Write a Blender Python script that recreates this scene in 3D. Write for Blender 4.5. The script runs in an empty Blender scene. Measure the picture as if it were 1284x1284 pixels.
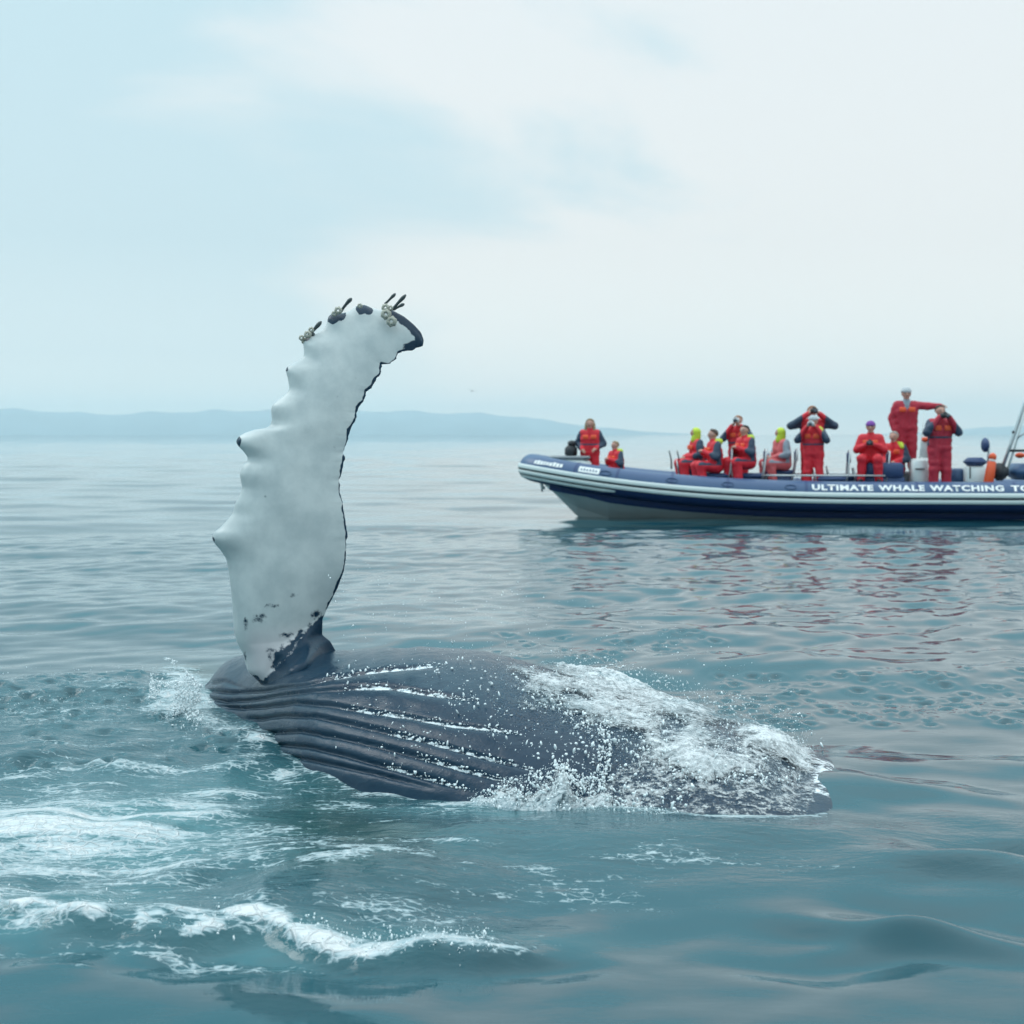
import bpy, math, random
import numpy as np
from mathutils import Vector

random.seed(7)
RNG = np.random.default_rng(11)
SC = bpy.context.scene
COL = SC.collection

# ------------------------------------------------------------------ camera, world, sun, exposure
F = 2000.0            # focal length in pixels of the 1284 px photograph
CX, HY = 642.0, 545.0 # principal column, horizon row
H = 1.8               # eye height above the water (m)
cam_d = bpy.data.cameras.new('camera')
cam = bpy.data.objects.new('camera', cam_d); COL.objects.link(cam)
cam.location = (0, 0, H); cam.rotation_euler = (math.pi / 2, 0, 0)
cam_d.sensor_width = 36; cam_d.lens = 36 * F / 1284
cam_d.shift_y = (HY - 642) / 1284
cam_d.clip_start = 0.05; cam_d.clip_end = 60000
cam_d.dof.use_dof = True; cam_d.dof.focus_distance = 8.6; cam_d.dof.aperture_fstop = 3.6
SC.camera = cam

SUN_EL, SUN_AZ = math.radians(42), math.radians(-62)   # azimuth from +Y towards +X
w = bpy.data.worlds.new('World'); SC.world = w; w.use_nodes = True
nt = w.node_tree; N = nt.nodes; L = nt.links; N.clear()
def wn(t, **kw):
    n = N.new(t)
    for k, v in kw.items(): setattr(n, k, v)
    return n
w_out = wn('ShaderNodeOutputWorld')
sky = wn('ShaderNodeTexSky', sky_type='NISHITA', sun_disc=False)
sky.sun_elevation = SUN_EL; sky.sun_rotation = SUN_AZ; sky.air_density = 1.0; sky.dust_density = 2.0
bg_sky = wn('ShaderNodeBackground'); bg_sky.inputs['Strength'].default_value = 0.10
L.new(sky.outputs[0], bg_sky.inputs['Color'])
tc = wn('ShaderNodeTexCoord')
sep = wn('ShaderNodeSeparateXYZ'); L.new(tc.outputs['Generated'], sep.inputs[0])
mp = wn('ShaderNodeMapping'); mp.inputs['Scale'].default_value = (2.2, 2.2, 5.5); mp.inputs['Location'].default_value = (0.9, 0.35, 0.2)
L.new(tc.outputs['Generated'], mp.inputs[0])
cn = wn('ShaderNodeTexNoise'); cn.inputs['Scale'].default_value = 1.6; cn.inputs['Detail'].default_value = 7; cn.inputs['Roughness'].default_value = 0.5; cn.inputs['Distortion'].default_value = 0.5
L.new(mp.outputs[0], cn.inputs['Vector'])
def wmath(op, a, b=None, clamp=False):
    n = wn('ShaderNodeMath', operation=op, use_clamp=clamp)
    for i, v in enumerate((a, b)):
        if v is None: continue
        if isinstance(v, (int, float)): n.inputs[i].default_value = v
        else: L.new(v, n.inputs[i])
    return n.outputs[0]
# broad bank of brighter cloud ahead and to the right, thinner cloud to the left
bank = wmath('MULTIPLY', sep.outputs[0], 1.1)
cov = wmath('ADD', cn.outputs['Fac'], bank)
rc = wn('ShaderNodeMapRange', interpolation_type='SMOOTHSTEP'); L.new(cov, rc.inputs[0])
rc.inputs[1].default_value = 0.36; rc.inputs[2].default_value = 0.60
def ramp(stops):
    r = wn('ShaderNodeValToRGB'); L.new(sep.outputs[2], r.inputs[0]); e = r.color_ramp.elements
    e[0].position = stops[0][0]; e[0].color = (*stops[0][1], 1); e[1].position = stops[-1][0]; e[1].color = (*stops[-1][1], 1)
    for p, c in stops[1:-1]:
        x = e.new(p); x.color = (*c, 1)
    return r
zr = ramp([(0.0, (1.20, 1.06, 0.95)), (0.02, (0.92, 0.89, 0.85)), (0.05, (0.84, 0.85, 0.825)), (0.12, (0.765, 0.785, 0.78)), (0.27, (0.735, 0.785, 0.80)), (0.34, (0.62, 0.86, 0.94)), (0.46, (0.62, 1.02, 1.15)), (0.7, (1.40, 1.60, 1.66)), (1.0, (1.75, 1.85, 1.88))])
zb = ramp([(0.0, (1.15, 1.06, 0.95)), (0.02, (0.82, 0.87, 0.85)), (0.05, (0.65, 0.76, 0.79)), (0.12, (0.53, 0.68, 0.735)), (0.27, (0.51, 0.69, 0.755)), (0.34, (0.46, 0.82, 0.93)), (0.46, (0.50, 0.98, 1.13)), (0.7, (1.20, 1.50, 1.62)), (1.0, (1.60, 1.78, 1.84))])
mxc = wn('ShaderNodeMix', data_type='RGBA'); L.new(rc.outputs[0], mxc.inputs[0])
L.new(zb.outputs[0], mxc.inputs[6]); L.new(zr.outputs[0], mxc.inputs[7])
bg_cl = wn('ShaderNodeBackground'); bg_cl.inputs['Strength'].default_value = 1.0
L.new(mxc.outputs[2], bg_cl.inputs['Color'])
mxs = wn('ShaderNodeMixShader'); mxs.inputs[0].default_value = 0.95
L.new(bg_sky.outputs[0], mxs.inputs[1]); L.new(bg_cl.outputs[0], mxs.inputs[2])
L.new(mxs.outputs[0], w_out.inputs['Surface'])

sd = bpy.data.lights.new('sun', 'SUN'); sd.energy = 0.7; sd.angle = math.radians(25); sd.color = (1.0, 0.97, 0.93)
sun = bpy.data.objects.new('sun', sd); COL.objects.link(sun)
sv = Vector((math.sin(SUN_AZ) * math.cos(SUN_EL), math.cos(SUN_AZ) * math.cos(SUN_EL), math.sin(SUN_EL)))
sun.rotation_euler = (-sv).to_track_quat('-Z', 'Y').to_euler()
SC.view_settings.view_transform = 'Standard'; SC.view_settings.look = 'None'
SC.view_settings.exposure = 0.22; SC.view_settings.gamma = 1.0
SC.cycles.use_denoising = True
SC.cycles.max_bounces = 8; SC.cycles.volume_bounces = 1
SC.cycles.sample_clamp_indirect = 6

# ------------------------------------------------------------------ helpers
def P(px, py, Y): return np.array([(px - CX) / F * Y, Y, H - (py - HY) / F * Y])
def uv_of(x, y, z):
    y = np.maximum(y, 0.05)
    return CX + F * x / y, HY + F * (H - z) / y

def _hash(ix, iy, iz, seed):
    n = (ix * 374761393 + iy * 668265263 + iz * 2147483647 + seed * 144269504) & 0xffffffff
    n = ((n ^ (n >> 13)) * 1274126177) & 0xffffffff
    n = n ^ (n >> 16)
    return (n & 0xffff) / 65535.0
def vnoise(x, y, z=None, seed=0):
    x = np.asarray(x, float); y = np.asarray(y, float)
    ix = np.floor(x).astype(np.int64); iy = np.floor(y).astype(np.int64)
    fx = x - ix; fy = y - iy
    fx = fx * fx * (3 - 2 * fx); fy = fy * fy * (3 - 2 * fy)
    def layer(iz):
        a = _hash(ix, iy, iz, seed); b = _hash(ix + 1, iy, iz, seed)
        c = _hash(ix, iy + 1, iz, seed); d = _hash(ix + 1, iy + 1, iz, seed)
        return (a + (b - a) * fx) * (1 - fy) + (c + (d - c) * fx) * fy
    if z is None: return layer(np.zeros_like(ix))
    z = np.asarray(z, float); iz = np.floor(z).astype(np.int64); fz = z - iz; fz = fz * fz * (3 - 2 * fz)
    return layer(iz) * (1 - fz) + layer(iz + 1) * fz
def fbm(x, y, z=None, seed=0, octv=4, gain=0.5):
    s = 0; a = 1; t = 0
    for o in range(octv):
        k = 2.03 ** o
        s = s + a * vnoise(x * k + 17.3 * o, y * k + 5.7 * o, None if z is None else z * k, seed + o); t += a; a *= gain
    return s / t
def sstep(a, b, x):
    t = np.clip((x - a) / (b - a), 0, 1); return t * t * (3 - 2 * t)
def in_poly(u, v, poly):
    """signed distance to polygon in its own units: positive inside"""
    u = np.asarray(u, float); v = np.asarray(v, float)
    ins = np.zeros(u.shape, bool); d = np.full(u.shape, 1e9)
    n = len(poly)
    for i in range(n):
        x0, y0 = poly[i]; x1, y1 = poly[(i + 1) % n]
        c = ((y0 > v) != (y1 > v)) & (u < (x1 - x0) * (v - y0) / ((y1 - y0) if y1 != y0 else 1e-9) + x0)
        ins ^= c
        dx, dy = x1 - x0, y1 - y0
        t = np.clip(((u - x0) * dx + (v - y0) * dy) / (dx * dx + dy * dy + 1e-12), 0, 1)
        d = np.minimum(d, np.hypot(u - x0 - t * dx, v - y0 - t * dy))
    return np.where(ins, d, -d)
def dline(u, v, pts):
    d = np.full(np.shape(u), 1e9)
    for (x0, y0), (x1, y1) in zip(pts[:-1], pts[1:]):
        dx, dy = x1 - x0, y1 - y0
        t = np.clip(((u - x0) * dx + (v - y0) * dy) / (dx * dx + dy * dy + 1e-12), 0, 1)
        d = np.minimum(d, np.hypot(u - x0 - t * dx, v - y0 - t * dy))
    return d

def mesh_np(name, verts, quads=None, tris=None, smooth=True):
    me = bpy.data.meshes.new(name)
    verts = np.asarray(verts, np.float32)
    me.vertices.add(len(verts)); me.vertices.foreach_set('co', verts.ravel())
    loops = []; starts = []; pos = 0
    for f, k in ((quads, 4), (tris, 3)):
        if f is None or len(f) == 0: continue
        f = np.asarray(f, np.int32); loops.append(f.ravel())
        starts.append(pos + np.arange(len(f), dtype=np.int32) * k); pos += f.size
    loops = np.concatenate(loops); starts = np.concatenate(starts)
    me.loops.add(len(loops)); me.loops.foreach_set('vertex_index', loops)
    me.polygons.add(len(starts)); me.polygons.foreach_set('loop_start', starts)
    me.polygons.foreach_set('use_smooth', np.full(len(starts), smooth, bool))
    me.update(calc_edges=True); me.validate()
    return me
def attr(me, name, vals):
    a = me.attributes.new(name, 'FLOAT', 'POINT'); a.data.foreach_set('value', np.asarray(vals, np.float32).ravel())
def link(name, me, mats, parent=None, label=None, cat=None, group=None, kind=None, loc=None):
    o = bpy.data.objects.new(name, me); COL.objects.link(o)
    if mats is not None and me is not None:
        if not isinstance(mats, (list, tuple)): mats = [mats]
        if len(me.materials) == 0:
            for m in mats: me.materials.append(m)
    if parent: o.parent = parent
    if label: o['label'] = label
    if cat: o['category'] = cat
    if group: o['group'] = group
    if kind: o['kind'] = kind
    if loc is not None: o.location = loc
    return o
def grid_quads(n, m, wrap=False):
    i = np.arange(n - 1)[:, None]; j = np.arange(m if wrap else m - 1)[None, :]
    j2 = (j + 1) % m
    a = i * m + j; b = (i + 1) * m + j; c = (i + 1) * m + j2; d = i * m + j2
    return np.stack([a, b, c, d], -1).reshape(-1, 4)

class MB:
    """collects simple shapes into one mesh"""
    def __init__(s): s.v = []; s.q = []; s.t = []; s.n = 0
    def add(s, v, q=None, t=None):
        v = np.asarray(v, float)
        if q is not None and len(q): s.q.append(np.asarray(q) + s.n)
        if t is not None and len(t): s.t.append(np.asarray(t) + s.n)
        s.v.append(v); s.n += len(v); return s
    def mesh(s, name, smooth=True):
        return mesh_np(name, np.concatenate(s.v), np.concatenate(s.q) if s.q else None, np.concatenate(s.t) if s.t else None, smooth)
    def box(s, c, size, rz=0, bev=0.12, taper=1.0):
        """box with chamfered edges (superellipse rings)"""
        c = np.asarray(c, float); hx, hy, hz = np.asarray(size, float) / 2
        b = bev * min(hx, hy, hz) * 2
        rings = []
        for z, ins in ((-hz, b), (-hz + b, 0), (hz - b, 0), (hz, b)):
            k = taper if z > 0 else 1.0
            x, y = (hx - ins) * k, (hy - ins) * k; bb = min(b, x * .9, y * .9)
            rings.append([(x, -y + bb, z), (x, y - bb, z), (x - bb, y, z), (-x + bb, y, z), (-x, y - bb, z), (-x, -y + bb, z), (-x + bb, -y, z), (x - bb, -y, z)])
        v = np.array(rings).reshape(-1, 3)
        cr, sr = math.cos(rz), math.sin(rz)
        v = np.stack([v[:, 0] * cr - v[:, 1] * sr, v[:, 0] * sr + v[:, 1] * cr, v[:, 2]], 1) + c
        q = []
        for r in range(3):
            for k in range(8):
                a = r * 8 + k; d = r * 8 + (k + 1) % 8
                q.append((a, d, d + 8, a + 8))
        t = [(0, k + 1, k) for k in range(1, 7)] + [(24, 24 + k, 24 + k + 1) for k in range(1, 7)]
        return s.add(v, q, t)
    def tube(s, pts, r, seg=10, caps=True):
        pts = np.asarray(pts, float); n = len(pts)
        r = np.full(n, r) if np.isscalar(r) else np.asarray(r, float)
        tan = np.gradient(pts, axis=0); tan /= np.linalg.norm(tan, axis=1)[:, None] + 1e-12
        up = np.array([0, 0, 1.0]) if abs(tan[0][2]) < .9 else np.array([1.0, 0, 0])
        A = []
        for i in range(n):
            x = np.cross(up, tan[i]); x /= np.linalg.norm(x) + 1e-12
            y = np.cross(tan[i], x); up = y
            ang = np.arange(seg) / seg * 2 * math.pi
            A.append(pts[i] + r[i] * (np.cos(ang)[:, None] * x + np.sin(ang)[:, None] * y))
        v = np.concatenate(A + [pts[:1], pts[-1:]]); q = grid_quads(n, seg, True)[:, ::-1]
        t = []
        if caps:
            k = np.arange(seg)
            t = [(n * seg, int((i + 1) % seg), int(i)) for i in k] + [(n * seg + 1, (n - 1) * seg + int(i), (n - 1) * seg + int((i + 1) % seg)) for i in k]
        return s.add(v, q, t)
    def ell(s, c, rad, nu=12, nv=8):
        th = np.linspace(0, math.pi, nv); ph = np.arange(nu) / nu * 2 * math.pi
        T, Q = np.meshgrid(th, ph, indexing='ij')
        v = np.stack([np.sin(T) * np.cos(Q), np.sin(T) * np.sin(Q), np.cos(T)], -1).reshape(-1, 3) * np.asarray(rad) + np.asarray(c)
        return s.add(v, grid_quads(nv, nu, True))

ICO_V = []
_p = (1 + 5 ** .5) / 2
for a, b in ((-1, _p), (1, _p), (-1, -_p), (1, -_p)): ICO_V.append((a, b, 0))
for a, b in ((-1, _p), (1, _p), (-1, -_p), (1, -_p)): ICO_V.append((0, a, b))
for a, b in ((_p, -1), (_p, 1), (-_p, -1), (-_p, 1)): ICO_V.append((a, 0, b) if False else (a, 0, b))
ICO_V = np.array(ICO_V, float); ICO_V /= np.linalg.norm(ICO_V[0])
ICO_F = np.array([(0,11,5),(0,5,1),(0,1,7),(0,7,10),(0,10,11),(1,5,9),(5,11,4),(11,10,2),(10,7,6),(7,1,8),(3,9,4),(3,4,2),(3,2,6),(3,6,8),(3,8,9),(4,9,5),(2,4,11),(6,2,10),(8,6,7),(9,8,1)])
def blobs(name, pts, rad, jitter=0.25, squash=None):
    """many small drops in one mesh"""
    pts = np.asarray(pts, float); n = len(pts); rad = np.asarray(rad, float)
    th = RNG.uniform(0, 6.283, n); c, s_ = np.cos(th), np.sin(th)
    v = ICO_V[None] * (1 + RNG.uniform(-jitter, jitter, (n, 12, 1)))
    st = .75 + 1.6 * RNG.uniform(0, 1, (n, 1)) ** 2.5; v = v * np.stack([st ** -.35, st ** -.35, st], -1); v[..., 0] += v[..., 2] * RNG.uniform(-.7, .7, (n, 1)) * (st > 1)
    v = np.stack([v[..., 0] * c[:, None] - v[..., 1] * s_[:, None], v[..., 0] * s_[:, None] + v[..., 1] * c[:, None], v[..., 2]], -1)
    if squash is not None: v = v * np.asarray(squash)
    v = v * rad[:, None, None] + pts[:, None]
    f = ICO_F[None] + (np.arange(n) * 12)[:, None, None]
    return mesh_np(name, v.reshape(-1, 3), None, f.reshape(-1, 3))

# ------------------------------------------------------------------ materials
def new_mat(name):
    m = bpy.data.materials.new(name); m.use_nodes = True
    return m, m.node_tree, m.node_tree.nodes, m.node_tree.links
def nz(nodes, links, scale, detail=4, rough=0.55, vec=None, sc=None, dist=0.0):
    tcn = nodes.new('ShaderNodeTexCoord'); mpn = nodes.new('ShaderNodeMapping')
    links.new(tcn.outputs['Object'], mpn.inputs[0])
    if sc: mpn.inputs['Scale'].default_value = sc
    t = nodes.new('ShaderNodeTexNoise'); t.inputs['Scale'].default_value = scale; t.inputs['Detail'].default_value = detail
    t.inputs['Roughness'].default_value = rough; t.inputs['Distortion'].default_value = dist
    links.new(mpn.outputs[0], t.inputs['Vector']); return t.outputs['Fac']
def mth(nodes, links, op, a, b=None, c=None, clamp=False):
    n = nodes.new('ShaderNodeMath'); n.operation = op; n.use_clamp = clamp
    for i, v in enumerate((a, b, c)):
        if v is None: continue
        if isinstance(v, (int, float)): n.inputs[i].default_value = v
        else: links.new(v, n.inputs[i])
    return n.outputs[0]
def mixc(nodes, links, fac, a, b):
    n = nodes.new('ShaderNodeMix'); n.data_type = 'RGBA'
    if isinstance(fac, (int, float)): n.inputs[0].default_value = fac
    else: links.new(fac, n.inputs[0])
    for i, v in ((6, a), (7, b)):
        if isinstance(v, tuple): n.inputs[i].default_value = (*v, 1)
        else: links.new(v, n.inputs[i])
    return n.outputs[2]
def sst(nodes, links, x, a, b):
    n = nodes.new('ShaderNodeMapRange'); n.interpolation_type = 'SMOOTHSTEP'
    links.new(x, n.inputs[0]); n.inputs[1].default_value = a; n.inputs[2].default_value = b
    return n.outputs[0]
def at(nodes, name):
    n = nodes.new('ShaderNodeAttribute'); n.attribute_name = name; return n.outputs['Fac']
def bump(nodes, links, h, strength, dist, normal=None):
    b = nodes.new('ShaderNodeBump'); b.inputs['Distance'].default_value = dist
    if isinstance(strength, (int, float)): b.inputs['Strength'].default_value = strength
    else: links.new(strength, b.inputs['Strength'])
    links.new(h, b.inputs['Height'])
    if normal: links.new(normal, b.inputs['Normal'])
    return b.outputs[0]
def simple(name, col, rough=0.6, var=0.12, scale=9, bmp=0.0, bscale=30, metal=0.0, spec=0.5, coat=0.0):
    m, t, n, l = new_mat(name); b = n['Principled BSDF']
    f = nz(n, l, scale, 5)
    lo = tuple(c * (1 - var) for c in col); hi = tuple(min(1, c * (1 + var)) for c in col)
    l.new(mixc(n, l, f, lo, hi), b.inputs['Base Color'])
    b.inputs['Roughness'].default_value = rough; b.inputs['Metallic'].default_value = metal
    b.inputs['Specular IOR Level'].default_value = spec; b.inputs['Coat Weight'].default_value = coat
    if bmp: l.new(bump(n, l, nz(n, l, bscale, 5), bmp, 0.02), b.inputs['Normal'])
    return m

# sea water with foam
def sea_material():
    m, t, n, l = new_mat('sea_water'); b = n['Principled BSDF']
    aer, foam, rip = at(n, 'aer'), at(n, 'foam'), at(n, 'rip')
    nb = nz(n, l, 1.1, 4, sc=(0.6, 1.4, 1))
    deep = mixc(n, l, nb, (0.007, 0.058, 0.076), (0.011, 0.070, 0.092))
    deep = mixc(n, l, mth(n, l, 'MULTIPLY', at(n, 'emerald'), mth(n, l, 'ADD', mth(n, l, 'MULTIPLY', nb, .9), .5), clamp=True), deep, (0.0, 0.040, 0.036))  # darker green of the whale's reflection, painted into the water colour
    na = nz(n, l, 2.6, 5, sc=(0.55, 1.5, 1), dist=0.8)
    aerf = mth(n, l, 'MULTIPLY', aer, mth(n, l, 'ADD', mth(n, l, 'MULTIPLY', na, 1.3), 0.3), clamp=True)
    base = mixc(n, l, aerf, deep, (0.08, 0.235, 0.26))
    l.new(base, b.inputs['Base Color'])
    b.inputs['Roughness'].default_value = 0.03; b.inputs['IOR'].default_value = 1.333
    r1 = nz(n, l, 5.0, 3, 0.5, sc=(0.5, 1.0, 1), dist=0.4)
    r2 = nz(n, l, 19.0, 4, 0.6, sc=(0.45, 1.0, 1), dist=0.6)
    hgt = mth(n, l, 'ADD', mth(n, l, 'MULTIPLY', r1, 0.8), mth(n, l, 'MULTIPLY', r2, 0.33))
    nrm = bump(n, l, hgt, rip, 0.05)
    l.new(nrm, b.inputs['Normal'])
    # foam
    f1 = nz(n, l, 5.5, 7, 0.66, sc=(0.36, 1.7, 1), dist=1.3)
    f2 = nz(n, l, 26, 6, 0.7, sc=(0.6, 1.3, 1), dist=0.6)
    vo = n.new('ShaderNodeTexVoronoi'); vo.feature = 'DISTANCE_TO_EDGE'; vo.inputs['Scale'].default_value = 17
    tcv = n.new('ShaderNodeTexCoord'); mv = n.new('ShaderNodeMapping'); mv.inputs['Scale'].default_value = (0.8, 1.2, 1)
    addv = n.new('ShaderNodeVectorMath'); addv.operation = 'ADD'
    sclv = n.new('ShaderNodeVectorMath'); sclv.operation = 'SCALE'; sclv.inputs['Scale'].default_value = 0.12
    ntx = n.new('ShaderNodeTexNoise'); ntx.inputs['Scale'].default_value = 9
    l.new(tcv.outputs['Object'], ntx.inputs['Vector']); l.new(ntx.outputs['Color'], sclv.inputs[0])
    l.new(tcv.outputs['Object'], addv.inputs[0]); l.new(sclv.outputs[0], addv.inputs[1])
    l.new(addv.outputs[0], mv.inputs[0]); l.new(mv.outputs[0], vo.inputs['Vector'])
    lace = sst(n, l, vo.outputs['Distance'], 0.16, 0.0)
    s = mth(n, l, 'ADD', foam, mth(n, l, 'MULTIPLY', mth(n, l, 'SUBTRACT', f1, 0.5), 1.7))
    s = mth(n, l, 'ADD', s, mth(n, l, 'MULTIPLY', mth(n, l, 'SUBTRACT', f2, 0.5), 1.25))
    s = mth(n, l, 'ADD', s, mth(n, l, 'MULTIPLY', mth(n, l, 'SUBTRACT', lace, 0.4), 0.24))
    on = sst(n, l, foam, 0.02, 0.2)
    ff = mth(n, l, 'MULTIPLY', sst(n, l, s, 0.37, 0.70), on)
    fb = n.new('ShaderNodeBsdfPrincipled'); fb.inputs['Roughness'].default_value = 0.55
    l.new(mixc(n, l, sst(n, l, s, 0.5, 1.3), (0.34, 0.46, 0.50), (0.66, 0.69, 0.70)), fb.inputs['Base Color'])
    l.new(bump(n, l, mth(n, l, 'ADD', f2, lace), 0.7, 0.02), fb.inputs['Normal'])
    mx = n.new('ShaderNodeMixShader'); l.new(ff, mx.inputs[0]); l.new(b.outputs[0], mx.inputs[1]); l.new(fb.outputs[0], mx.inputs[2])
    l.new(mx.outputs[0], n['Material Output'].inputs['Surface'])
    return m
M_SEA = sea_material()

def whale_material():
    m, t, n, l = new_mat('whale_skin'); b = n['Principled BSDF']
    dark, pink, film = at(n, 'dark'), at(n, 'pink'), at(n, 'film')
    n1 = nz(n, l, 5, 6, 0.6); n2 = nz(n, l, 34, 5, 0.65); n3 = nz(n, l, 13, 6, 0.7, dist=0.6)
    blk = mixc(n, l, n1, (0.004, 0.023, 0.046), (0.012, 0.037, 0.066))
    wht = mixc(n, l, sst(n, l, n1, .3, .7), (0.42, 0.47, 0.48), (0.55, 0.59, 0.59)); wht = mixc(n, l, mth(n, l, 'MULTIPLY', sst(n, l, n3, .55, .8), .20), wht, (0.34, 0.39, 0.40))
    wht = mixc(n, l, mth(n, l, 'MULTIPLY', pink, 0.7), wht, (0.50, 0.46, 0.48))
    sp = sst(n, l, n2, 0.70, 0.76)
    d = mth(n, l, 'ADD', dark, mth(n, l, 'MULTIPLY', mth(n, l, 'SUBTRACT', n2, 0.5), 0.9))
    d = mth(n, l, 'ADD', d, mth(n, l, 'MULTIPLY', mth(n, l, 'SUBTRACT', n3, 0.5), 0.6))
    df = mth(n, l, 'MULTIPLY', sst(n, l, d, 0.36, 0.70), sst(n, l, dark, 0.04, 0.2))
    col = mixc(n, l, df, wht, blk)
    fv = mth(n, l, 'ADD', film, mth(n, l, 'MULTIPLY', mth(n, l, 'SUBTRACT', n3, 0.5), 1.6))
    fv = mth(n, l, 'ADD', fv, mth(n, l, 'MULTIPLY', mth(n, l, 'SUBTRACT', n2, 0.5), 1.0))
    ff = mth(n, l, 'MULTIPLY', sst(n, l, fv, 0.55, 0.85), sst(n, l, film, 0.03, 0.2))
    col = mixc(n, l, ff, col, (0.74, 0.80, 0.83))
    l.new(col, b.inputs['Base Color'])
    l.new(mixc(n, l, df, (0.36, 0.36, 0.36), mixc(n, l, n3, (0.06, 0.06, 0.06), (0.38, 0.38, 0.38))), b.inputs['Roughness'])
    b.inputs['Specular IOR Level'].default_value = 0.19
    l.new(bump(n, l, mth(n, l, 'ADD', n2, mth(n, l, 'MULTIPLY', n3, 0.8)), mth(n, l, 'ADD', mth(n, l, 'MULTIPLY', df, 0.17), 0.03), 0.02), b.inputs['Normal'])
    return m
M_WHALE = whale_material()

def splash_material():
    m, t, n, l = new_mat('white_water'); b = n['Principled BSDF']
    wv, cv = at(n, 'white'), at(n, 'cover')
    n1 = nz(n, l, 34, 6, 0.7); n2 = nz(n, l, 9, 7, 0.68, dist=1.0, sc=(1, 1.3, 1.6)); n3 = nz(n, l, 80, 4, 0.6)
    s = mth(n, l, 'ADD', wv, mth(n, l, 'MULTIPLY', mth(n, l, 'SUBTRACT', n2, 0.5), 1.3))
    s = mth(n, l, 'ADD', s, mth(n, l, 'MULTIPLY', mth(n, l, 'SUBTRACT', n1, 0.5), 1.2))
    f = sst(n, l, s, 0.10, 0.85)
    l.new(mixc(n, l, f, (0.16, 0.26, 0.30), (0.68, 0.72, 0.74)), b.inputs['Base Color'])
    b.inputs['Roughness'].default_value = 0.4
    l.new(bump(n, l, mth(n, l, 'ADD', n1, n2), 0.7, 0.02), b.inputs['Normal'])
    c = mth(n, l, 'ADD', cv, mth(n, l, 'MULTIPLY', mth(n, l, 'SUBTRACT', n2, 0.5), 1.5))
    c = mth(n, l, 'ADD', c, mth(n, l, 'MULTIPLY', mth(n, l, 'SUBTRACT', n1, 0.5), 1.2))
    c = mth(n, l, 'ADD', c, mth(n, l, 'MULTIPLY', mth(n, l, 'SUBTRACT', n3, 0.5), 0.7))
    a = mth(n, l, 'MULTIPLY', sst(n, l, c, 0.36, 0.98), sst(n, l, cv, 0.0, 0.15))
    tr = n.new('ShaderNodeBsdfTransparent'); mx = n.new('ShaderNodeMixShader')
    l.new(a, mx.inputs[0]); l.new(tr.outputs[0], mx.inputs[1]); l.new(b.outputs[0], mx.inputs[2])
    l.new(mx.outputs[0], n['Material Output'].inputs['Surface'])
    return m
M_SPLASH = splash_material()
M_DROP = simple('water_drop', (0.80, 0.86, 0.88), 0.15, 0.05)

# ------------------------------------------------------------------ sea
# whale stations: column, top silhouette row, waterline row, half depth (m)
ST = [(259, 860, 874, .25), (266, 847, 881, .45), (280, 830, 889, .70), (297, 822, 894, .85), (320, 818, 908, 1.0), (345, 816, 929, 1.15),
      (370, 815, 948, 1.25), (400, 815, 962, 1.35), (450, 816, 976, 1.45), (500, 814, 986, 1.5), (560, 814, 997, 1.55), (610, 819, 1004, 1.55),
      (650, 829, 1010, 1.5), (700, 844, 1016, 1.45), (760, 860, 1021, 1.4), (820, 876, 1026, 1.3), (880, 892, 1030, 1.2), (940, 910, 1029, 1.05),
      (985, 929, 1026, .9), (1010, 940, 1025, .85), (1027, 952, 1023, .75), (1034, 964, 1022, .68)]
ST = np.array(ST, float)
ridge_u = np.array([-400, 0, 60, 150, 230, 300, 330, 380, 450, 520, 600, 680, 780, 1000]); 
ridge_v = np.array([1120, 1146, 1162, 1170, 1178, 1166, 1162, 1184, 1199, 1194, 1199, 1192, 1187, 1180])

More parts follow.
